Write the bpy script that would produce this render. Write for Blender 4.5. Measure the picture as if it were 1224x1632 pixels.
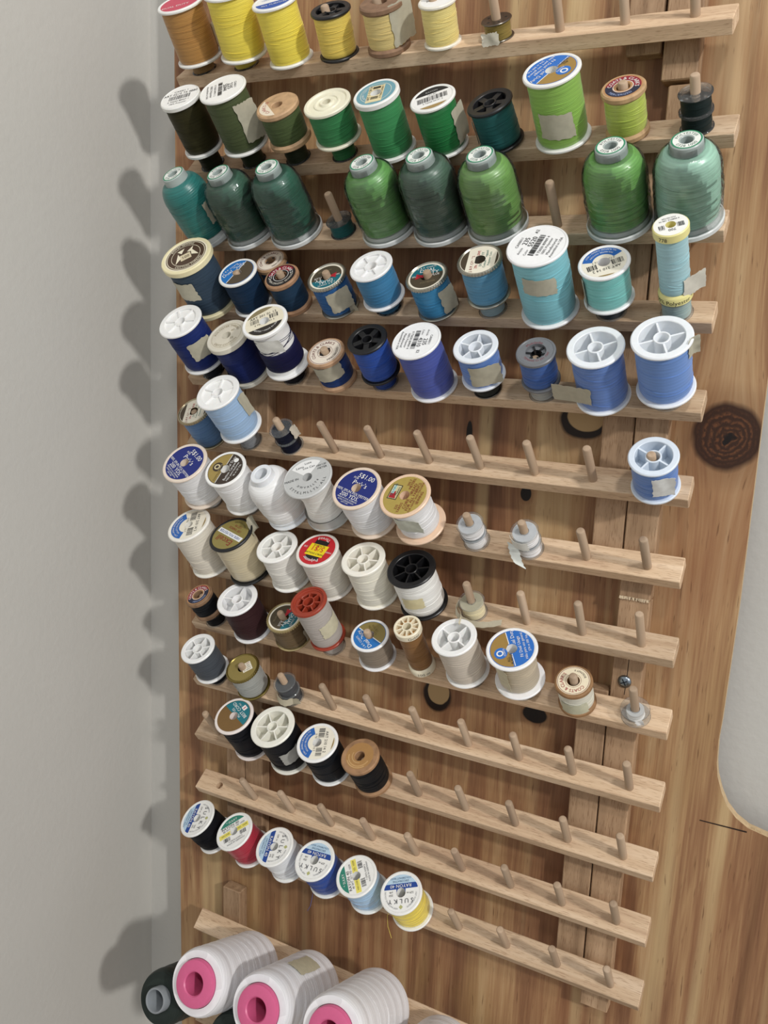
import bpy, math, random
from mathutils import Matrix, Vector

for o in list(bpy.data.objects):
    bpy.data.objects.remove(o)
scn = bpy.context.scene
COL = scn.collection
MM = 0.001

# ------------------------------------------------------------------ camera
cam = bpy.data.cameras.new('camera')
cam.sensor_fit = 'VERTICAL'
cam.sensor_height = 36.0
cam.lens = 1364.688 / 1632 * 36.0
cam.clip_start = 0.02
camo = bpy.data.objects.new('camera', cam)
COL.objects.link(camo)
camo.matrix_world = Matrix(((0.8791, -0.1311, 0.4582, 0.2836),
                            (0.4754, 0.1724, -0.8627, -0.5879),
                            (0.0341, 0.9763, 0.2138, 0.1459),
                            (0, 0, 0, 1)))
scn.camera = camo

# ------------------------------------------------------------------ light
world = bpy.data.worlds.new('world')
scn.world = world
world.use_nodes = True
bg = world.node_tree.nodes['Background']
bg.inputs[0].default_value = (0.93, 0.96, 1.0, 1)
bg.inputs[1].default_value = 0.5


def area(name, loc, aim, size, power, col=(1, 1, 1)):
    l = bpy.data.lights.new(name, 'AREA')
    l.shape = 'DISK'
    l.size = size
    l.energy = power
    l.color = col
    o = bpy.data.objects.new(name, l)
    COL.objects.link(o)
    o.location = loc
    o.rotation_euler = (Vector(aim) - Vector(loc)).to_track_quat('-Z', 'Y').to_euler()
    return o


area('ceiling_downlight', (0.75, -1.22, 1.42), (0, 0, 0), 0.17, 7, (1.0, 0.975, 0.94))
area('ceiling_downlight', (3.01, -1.85, 1.60), (0, 0, 0), 0.20, 60, (1.0, 0.975, 0.94))

scn.view_settings.view_transform = 'Standard'
scn.view_settings.look = 'None'
scn.view_settings.gamma = 1.0
scn.view_settings.use_curve_mapping = False
scn.view_settings.exposure = 0.25

# ------------------------------------------------------------------ materials
def lin(h):
    h = h.lstrip('#')
    v = [int(h[i:i + 2], 16) / 255 for i in (0, 2, 4)]
    return tuple(c / 12.92 if c <= 0.04045 else ((c + 0.055) / 1.055) ** 2.4 for c in v) + (1.0,)


MATS = {}


def new_mat(name):
    m = bpy.data.materials.new(name)
    m.use_nodes = True
    nt = m.node_tree
    return m, nt, nt.nodes['Principled BSDF']


def plain(hexc, rough=0.45, metal=0.0, spec=0.5, key='plastic', sss=0.0, noise=0.04):
    k = (key, hexc, rough, metal)
    if k in MATS:
        return MATS[k]
    m, nt, b = new_mat(key + '_' + hexc[1:])
    b.inputs['Roughness'].default_value = rough
    b.inputs['Metallic'].default_value = metal
    b.inputs['Specular IOR Level'].default_value = spec
    c = lin(hexc)
    tc = nt.nodes.new('ShaderNodeTexCoord')
    nz = nt.nodes.new('ShaderNodeTexNoise')
    nz.inputs['Scale'].default_value = 260
    nz.inputs['Detail'].default_value = 3
    nt.links.new(tc.outputs['Object'], nz.inputs['Vector'])
    mx = nt.nodes.new('ShaderNodeMix')
    mx.data_type = 'RGBA'
    mx.inputs['A'].default_value = tuple(v * (1 - noise * 2) for v in c[:3]) + (1,)
    mx.inputs['B'].default_value = tuple(min(1, v * (1 + noise)) for v in c[:3]) + (1,)
    nt.links.new(nz.outputs['Fac'], mx.inputs['Factor'])
    nt.links.new(mx.outputs['Result'], b.inputs['Base Color'])
    if sss:
        b.inputs['Subsurface Weight'].default_value = sss
        b.inputs['Subsurface Radius'].default_value = (0.004, 0.003, 0.002)
        b.inputs['Subsurface Scale'].default_value = 0.5
    MATS[k] = m
    return m


def thread_mat(hexc, shine=0, period=1.1):
    k = ('thread', hexc, shine, period)
    if k in MATS:
        return MATS[k]
    m, nt, b = new_mat('thread_' + hexc[1:])
    c = lin(hexc)
    tc = nt.nodes.new('ShaderNodeTexCoord')
    wv = nt.nodes.new('ShaderNodeTexWave')
    wv.bands_direction = 'Z'
    wv.inputs['Scale'].default_value = 2 * math.pi / (20 * period * MM)
    wv.inputs['Distortion'].default_value = 3.0
    wv.inputs['Detail'].default_value = 2.0
    wv.inputs['Detail Scale'].default_value = 0.35
    nt.links.new(tc.outputs['Object'], wv.inputs['Vector'])
    mp = nt.nodes.new('ShaderNodeMapping')
    mp.inputs['Scale'].default_value = (40, 40, 900)
    nt.links.new(tc.outputs['Object'], mp.inputs['Vector'])
    nz = nt.nodes.new('ShaderNodeTexNoise')
    nz.inputs['Scale'].default_value = 1.0
    nz.inputs['Detail'].default_value = 3
    nt.links.new(mp.outputs['Vector'], nz.inputs['Vector'])
    # a second, slightly tilted set of windings crosses the first
    mp2 = nt.nodes.new('ShaderNodeMapping')
    mp2.inputs['Rotation'].default_value = (0.10, 0.07, 0)
    nt.links.new(tc.outputs['Object'], mp2.inputs['Vector'])
    wv2 = nt.nodes.new('ShaderNodeTexWave')
    wv2.bands_direction = 'Z'
    wv2.wave_profile = 'SAW'
    wv2.inputs['Scale'].default_value = 2 * math.pi / (20 * period * 2.3 * MM)
    wv2.inputs['Distortion'].default_value = 5.0
    wv2.inputs['Detail'].default_value = 2.0
    wv2.inputs['Detail Scale'].default_value = 0.3
    nt.links.new(mp2.outputs['Vector'], wv2.inputs['Vector'])
    a1 = nt.nodes.new('ShaderNodeMath')
    a1.operation = 'MULTIPLY'
    a1.inputs[1].default_value = 0.3
    nt.links.new(wv.outputs['Fac'], a1.inputs[0])
    a2 = nt.nodes.new('ShaderNodeMath')
    a2.operation = 'MULTIPLY_ADD'
    a2.inputs[1].default_value = 0.35
    nt.links.new(wv2.outputs['Fac'], a2.inputs[0])
    nt.links.new(a1.outputs['Value'], a2.inputs[2])
    ad = nt.nodes.new('ShaderNodeMath')
    ad.operation = 'MULTIPLY_ADD'
    ad.inputs[1].default_value = 0.7
    nt.links.new(nz.outputs['Fac'], ad.inputs[0])
    nt.links.new(a2.outputs['Value'], ad.inputs[2])
    lum = 0.3 * c[0] + 0.55 * c[1] + 0.15 * c[2]
    c = tuple(v * 0.86 + lum * 0.14 for v in c[:3])
    mx = nt.nodes.new('ShaderNodeMix')
    mx.data_type = 'RGBA'
    mx.inputs['A'].default_value = tuple(v * (0.6 + 0.2 * lum) for v in c[:3]) + (1,)
    mx.inputs['B'].default_value = tuple(min(0.93, v * 1.14 + 0.0015) for v in c[:3]) + (1,)
    nt.links.new(ad.outputs['Value'], mx.inputs['Factor'])
    nt.links.new(mx.outputs['Result'], b.inputs['Base Color'])
    bp = nt.nodes.new('ShaderNodeBump')
    bp.inputs['Strength'].default_value = 0.35
    bp.inputs['Distance'].default_value = 0.0004
    nt.links.new(ad.outputs['Value'], bp.inputs['Height'])
    nt.links.new(bp.outputs['Normal'], b.inputs['Normal'])
    b.inputs['Roughness'].default_value = 0.33 if shine else 0.5
    b.inputs['Specular IOR Level'].default_value = (0.8 if shine else 0.4) * min(1.0, 0.35 + lum * 3)
    b.inputs['Sheen Weight'].default_value = 0.25 * min(1.0, lum * 4)
    b.inputs['Sheen Roughness'].default_value = 0.4
    MATS[k] = m
    return m


def wood_mat(name, dark, mid, light, axis=0, scale=1.0, fleck=True, rough=0.62, vary=0.16):
    """Grain runs along the object's local axis."""
    m, nt, b = new_mat(name)
    tc = nt.nodes.new('ShaderNodeTexCoord')
    oi = nt.nodes.new('ShaderNodeObjectInfo')
    off = nt.nodes.new('ShaderNodeVectorMath')
    off.operation = 'ADD'
    sc = nt.nodes.new('ShaderNodeMath')
    sc.operation = 'MULTIPLY'
    sc.inputs[1].default_value = 7.0
    nt.links.new(oi.outputs['Random'], sc.inputs[0])
    nt.links.new(tc.outputs['Object'], off.inputs[0])
    nt.links.new(sc.outputs['Value'], off.inputs[1])

    def stretched(lo, hi, detail):
        mp = nt.nodes.new('ShaderNodeMapping')
        s = [hi * scale] * 3
        s[axis] = lo * scale
        mp.inputs['Scale'].default_value = s
        nt.links.new(off.outputs['Vector'], mp.inputs['Vector'])
        n = nt.nodes.new('ShaderNodeTexNoise')
        n.inputs['Scale'].default_value = 1
        n.inputs['Detail'].default_value = detail
        n.inputs['Distortion'].default_value = 0.4
        nt.links.new(mp.outputs['Vector'], n.inputs['Vector'])
        return n
    n1 = stretched(7, 130, 4)
    n2 = stretched(130, 1500, 2)
    r = nt.nodes.new('ShaderNodeValToRGB')
    r.color_ramp.elements[0].position = 0.28
    r.color_ramp.elements[0].color = lin(dark)
    r.color_ramp.elements[1].position = 0.72
    r.color_ramp.elements[1].color = lin(light)
    e = r.color_ramp.elements.new(0.5)
    e.color = lin(mid)
    nt.links.new(n1.outputs['Fac'], r.inputs['Fac'])
    col = r.outputs['Color']
    if fleck:
        r2 = nt.nodes.new('ShaderNodeValToRGB')
        r2.color_ramp.elements[0].position = 0.33
        r2.color_ramp.elements[0].color = (0.62, 0.55, 0.5, 1)
        r2.color_ramp.elements[1].position = 0.45
        r2.color_ramp.elements[1].color = (1, 1, 1, 1)
        nt.links.new(n2.outputs['Fac'], r2.inputs['Fac'])
        mu = nt.nodes.new('ShaderNodeMix')
        mu.data_type = 'RGBA'
        mu.blend_type = 'MULTIPLY'
        mu.inputs['Factor'].default_value = 0.75
        nt.links.new(col, mu.inputs['A'])
        nt.links.new(r2.outputs['Color'], mu.inputs['B'])
        col = mu.outputs['Result']
    hs = nt.nodes.new('ShaderNodeHueSaturation')
    mr = nt.nodes.new('ShaderNodeMapRange')
    mr.inputs['To Min'].default_value = 1 - vary
    mr.inputs['To Max'].default_value = 1 + vary * 0.6
    nt.links.new(oi.outputs['Random'], mr.inputs['Value'])
    nt.links.new(mr.outputs['Result'], hs.inputs['Value'])
    nt.links.new(col, hs.inputs['Color'])
    nt.links.new(hs.outputs['Color'], b.inputs['Base Color'])
    b.inputs['Roughness'].default_value = rough
    b.inputs['Specular IOR Level'].default_value = 0.3
    bp = nt.nodes.new('ShaderNodeBump')
    bp.inputs['Strength'].default_value = 0.2
    bp.inputs['Distance'].default_value = 0.0006
    nt.links.new(n1.outputs['Fac'], bp.inputs['Height'])
    nt.links.new(bp.outputs['Normal'], b.inputs['Normal'])
    return m


def film_mat(name, tint, gloss, alpha, wrinkle=110, ior=1.28):
    """Clear plastic: mostly see-through with a sharp reflection."""
    m, nt, b = new_mat(name)
    out = nt.nodes['Material Output']
    tr = nt.nodes.new('ShaderNodeBsdfTransparent')
    tr.inputs[0].default_value = tint
    df = nt.nodes.new('ShaderNodeBsdfDiffuse')
    df.inputs[0].default_value = (0.8, 0.83, 0.82, 1)
    gl = nt.nodes.new('ShaderNodeBsdfGlossy')
    gl.inputs['Roughness'].default_value = gloss
    m1 = nt.nodes.new('ShaderNodeMixShader')
    m1.inputs[0].default_value = alpha
    nt.links.new(tr.outputs[0], m1.inputs[1])
    nt.links.new(df.outputs[0], m1.inputs[2])
    lw = nt.nodes.new('ShaderNodeFresnel')
    lw.inputs[0].default_value = ior
    tc = nt.nodes.new('ShaderNodeTexCoord')
    nz = nt.nodes.new('ShaderNodeTexNoise')
    nz.inputs['Scale'].default_value = wrinkle
    nz.inputs['Detail'].default_value = 2
    nt.links.new(tc.outputs['Object'], nz.inputs['Vector'])
    bp = nt.nodes.new('ShaderNodeBump')
    bp.inputs['Strength'].default_value = 0.3
    bp.inputs['Distance'].default_value = 0.002
    nt.links.new(nz.outputs['Fac'], bp.inputs['Height'])
    nt.links.new(bp.outputs['Normal'], gl.inputs['Normal'])
    m2 = nt.nodes.new('ShaderNodeMixShader')
    nt.links.new(lw.outputs[0], m2.inputs[0])
    nt.links.new(m1.outputs[0], m2.inputs[1])
    nt.links.new(gl.outputs[0], m2.inputs[2])
    nt.links.new(m2.outputs[0], out.inputs['Surface'])
    nt.nodes.remove(b)
    return m


SLAT = wood_mat('beech_slat', '#bc9d80', '#d4b898', '#e4cbae', axis=0)
BATTEN = wood_mat('beech_batten', '#93775c', '#aa8c6e', '#bd9f80', axis=2)
PEG = wood_mat('beech_peg', '#9d8570', '#b0987f', '#bfa890', axis=2, fleck=False)
FILM = film_mat('clear_film', (0.97, 0.98, 0.98, 1), 0.04, 0.02, 200, 1.4)
CLEAR = film_mat('clear_plastic', (0.93, 0.94, 0.95, 1), 0.08, 0.07)
FROST = film_mat('frosted_plastic', (0.92, 0.94, 0.94, 1), 0.25, 0.78)
DISC = film_mat('translucent_disc', (0.9, 0.92, 0.92, 1), 0.2, 0.5)


def wood_spool_mat(hexc):
    k = ('woodspool', hexc)
    if k not in MATS:
        c = lin(hexc)

        def hx(f):
            v = []
            for ch in c[:3]:
                x = min(1, ch * f)
                x = 12.92 * x if x <= 0.0031308 else 1.055 * x ** (1 / 2.4) - 0.055
                v.append('%02x' % int(x * 255))
            return '#' + ''.join(v)
        c = tuple(v * 0.82 + 0.18 * (0.35 * c[0] + 0.5 * c[1] + 0.15 * c[2]) for v in c[:3])
        MATS[k] = wood_mat('wood_spool_' + hexc[1:], hx(0.72), hx(1.0), hx(1.2), axis=2, fleck=False, vary=0.03)
    return MATS[k]


# ------------------------------------------------------------------ mesh helpers
def V(x, y, z):
    return Vector((x, y, z))


class MB:
    def __init__(self):
        self.v, self.f = [], []

    def add(self, vs, fs):
        n = len(self.v)
        self.v += [tuple(p) for p in vs]
        self.f += [tuple(i + n for i in f) for f in fs]
        return self

    def lathe(self, prof, seg=40, mod=None, close=False):
        """prof: list of (r, z) in metres, revolved about z."""
        vs, fs = [], []
        P = len(prof)
        for s in range(seg):
            a = 2 * math.pi * s / seg
            for i, (r, z) in enumerate(prof):
                rr = r if mod is None else mod(r, z, a, i)
                vs.append((rr * math.cos(a), rr * math.sin(a), z))
        rng = P if close else P - 1
        for s in range(seg):
            t = (s + 1) % seg
            for i in range(rng):
                k = (i + 1) % P
                fs.append((s * P + i, t * P + i, t * P + k, s * P + k))
        return self.add(vs, fs)

    def box(self, x0, x1, y0, y1, z0, z1, rot=0.0):
        vs = [(x, y, z) for z in (z0, z1) for y in (y0, y1) for x in (x0, x1)]
        if rot:
            c, s = math.cos(rot), math.sin(rot)
            vs = [(x * c - y * s, x * s + y * c, z) for x, y, z in vs]
        return self.add(vs, [(0, 2, 3, 1), (4, 5, 7, 6), (0, 1, 5, 4), (2, 6, 7, 3), (0, 4, 6, 2), (1, 3, 7, 5)])

    def cbox(self, x0, x1, y0, y1, z0, z1, b):
        """box with chamfered edges along its length x, ends slightly eased"""
        def ring(x, e):
            ya, yb, za, zb = y0 + e, y1 - e, z0 + e, z1 - e
            return [(x, ya + b, za), (x, yb - b, za), (x, yb, za + b), (x, yb, zb - b),
                    (x, yb - b, zb), (x, ya + b, zb), (x, ya, zb - b), (x, ya, za + b)]
        vs = ring(x0, b) + ring(x0 + b, 0) + ring(x1 - b, 0) + ring(x1, b)
        fs = [tuple(range(7, -1, -1)), tuple(range(24, 32))]
        for k in range(3):
            for i in range(8):
                j = (i + 1) % 8
                fs.append((k * 8 + i, k * 8 + j, k * 8 + 8 + j, k * 8 + 8 + i))
        return self.add(vs, fs)

    def tube(self, pts, r, seg=5):
        vs, fs = [], []
        n = len(pts)
        pts = [Vector(p) for p in pts]
        for i, p in enumerate(pts):
            t = (pts[min(i + 1, n - 1)] - pts[max(i - 1, 0)]).normalized()
            a = t.orthogonal().normalized()
            if i and prev is not None:
                a = (prev - t * prev.dot(t)).normalized()
            prev = a
            bvec = t.cross(a)
            for s in range(seg):
                an = 2 * math.pi * s / seg
                vs.append(p + (a * math.cos(an) + bvec * math.sin(an)) * r)
        for i in range(n - 1):
            for s in range(seg):
                u = (s + 1) % seg
                fs.append((i * seg + s, i * seg + u, i * seg + seg + u, i * seg + seg + s))
        return self.add(vs, fs)

    def shell(self, grid, thick):
        """grid: rows of (point, normal); makes a thin two-sided sheet with closed border"""
        R, C = len(grid), len(grid[0])
        vs = [p for row in grid for p, n in row] + [p + n * thick for row in grid for p, n in row]
        N = R * C
        fs = []
        for i in range(R - 1):
            for j in range(C - 1):
                a = i * C + j
                fs.append((a, a + C, a + C + 1, a + 1))
                fs.append((N + a, N + a + 1, N + a + C + 1, N + a + C))
        for i in range(R - 1):
            for j in (0, C - 1):
                a = i * C + j
                fs.append((a, a + C, N + a + C, N + a))
        for j in range(C - 1):
            for i in (0, R - 1):
                a = i * C + j
                fs.append((a, a + 1, N + a + 1, N + a))
        return self.add(vs, fs)

    def mesh(self, name, mat, smooth=40):
        me = bpy.data.meshes.new(name)
        me.from_pydata(self.v, [], self.f)
        me.update()
        if smooth:
            me.polygons.foreach_set('use_smooth', [True] * len(me.polygons))
            me.set_sharp_from_angle(angle=math.radians(smooth))
        if mat:
            me.materials.append(mat)
        return me

    def build(self, name, mat, parent=None, matrix=None, smooth=40):
        return put(name, self.mesh(name, mat, smooth), parent, matrix)


def put(name, me, parent=None, matrix=None):
    o = bpy.data.objects.new(name, me)
    COL.objects.link(o)
    if parent:
        o.parent = parent
    if matrix is not None:
        o.matrix_local = matrix
    return o


def thing(name, label, cat, matrix, group=None):
    o = bpy.data.objects.new(name, None)
    o.empty_display_size = 0.01
    COL.objects.link(o)
    o.matrix_world = matrix
    tag(o, label, cat, group)
    return o


def tag(o, label, cat, group=None):
    o['label'] = label
    o['category'] = cat
    if group:
        o['group'] = group


def structure(o):
    o['kind'] = 'structure'
    return o


# ------------------------------------------------------------------ glyphs (built-in font only)
GLYPH = {}


def load_glyphs(chars):
    cu = bpy.data.curves.new('glyph', 'FONT')
    cu.size = 1.0
    cu.resolution_u = 2
    ob = bpy.data.objects.new('glyph', cu)
    COL.objects.link(ob)
    dg = bpy.context.evaluated_depsgraph_get()

    def mesh_of(body):
        cu.body = body
        dg.update()
        return bpy.data.meshes.new_from_object(ob.evaluated_get(dg))

    def width(me):
        xs = [v.co.x for v in me.vertices]
        return max(xs) - min(xs)
    w2 = width(mesh_of('II'))
    for c in chars:
        me = mesh_of(c)
        x0 = min((v.co.x for v in me.vertices), default=0)
        adv = width(mesh_of('I' + c + 'I')) - w2
        GLYPH[c] = ([(v.co.x, v.co.y) for v in me.vertices], [tuple(p.vertices) for p in me.polygons], adv)
    GLYPH[' '] = ([], [], 0.3)
    bpy.data.objects.remove(ob)


load_glyphs("ABCDEFGHIJKLMNOPQRSTUVWXYZabcdefghijklmnopqrstuvwxyz0123456789$%&/.,'-*+")


def text_polys(s, size):
    """centred line of text -> (verts2d, faces)"""
    vs, fs, x = [], [], 0.0
    for c in s:
        gv, gf, adv = GLYPH[c]
        n = len(vs)
        vs += [(x + px, py) for px, py in gv]
        fs += [tuple(i + n for i in f) for f in gf]
        x += adv
    return [((px - x / 2) * size, (py - 0.35) * size) for px, py in vs], fs


def arc_polys(s, radius, mid, size, inward=False):
    tot = sum(GLYPH[c][2] for c in s) * size
    vs, fs = [], []
    pos = -tot / 2
    for c in s:
        gv, gf, adv = GLYPH[c]
        a = (pos + adv * size / 2) / radius
        n = len(vs)
        ang = mid + a if inward else mid - a
        cx, cy = radius * math.cos(ang), radius * math.sin(ang)
        rot = ang + math.pi / 2 if inward else ang - math.pi / 2
        co, si = math.cos(rot), math.sin(rot)
        for px, py in gv:
            lx, ly = (px - adv / 2) * size, (py - 0.35) * size
            vs.append((cx + lx * co - ly * si, cy + lx * si + ly * co))
        fs += [tuple(i + n for i in f) for f in gf]
        pos += adv * size
    return vs, fs


# label designs: unit disc, text upright along +x; each op is one layer of print
BLUE, NAVY, GOLD, BROWN, TEAL, INK, RED, CREAM, WHT = '#1f6cb8', '#1b2a78', '#a08042', '#4a3f2e', '#1c6f80', '#26262a', '#b02230', '#efe6cf', '#f1f0ec'


def coats_ring(base, inner, txt_c, low_c, top, bottom):
    return [('disc', base), ('ring', 0.55, 0.93, inner[0], 0, 360)] + \
           ([('ring', 0.55, 0.93, inner[1], inner[2], inner[3])] if len(inner) > 1 else []) + \
           [('ring', 0.5, 0.53, txt_c, 0, 360), ('arc', 0.73, inner[4] if len(inner) > 4 else 90, 0.3, top, txt_c, 0),
            ('arc', 0.76, (inner[4] if len(inner) > 4 else 90) + 180, 0.22, bottom, low_c, 1)]


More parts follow.
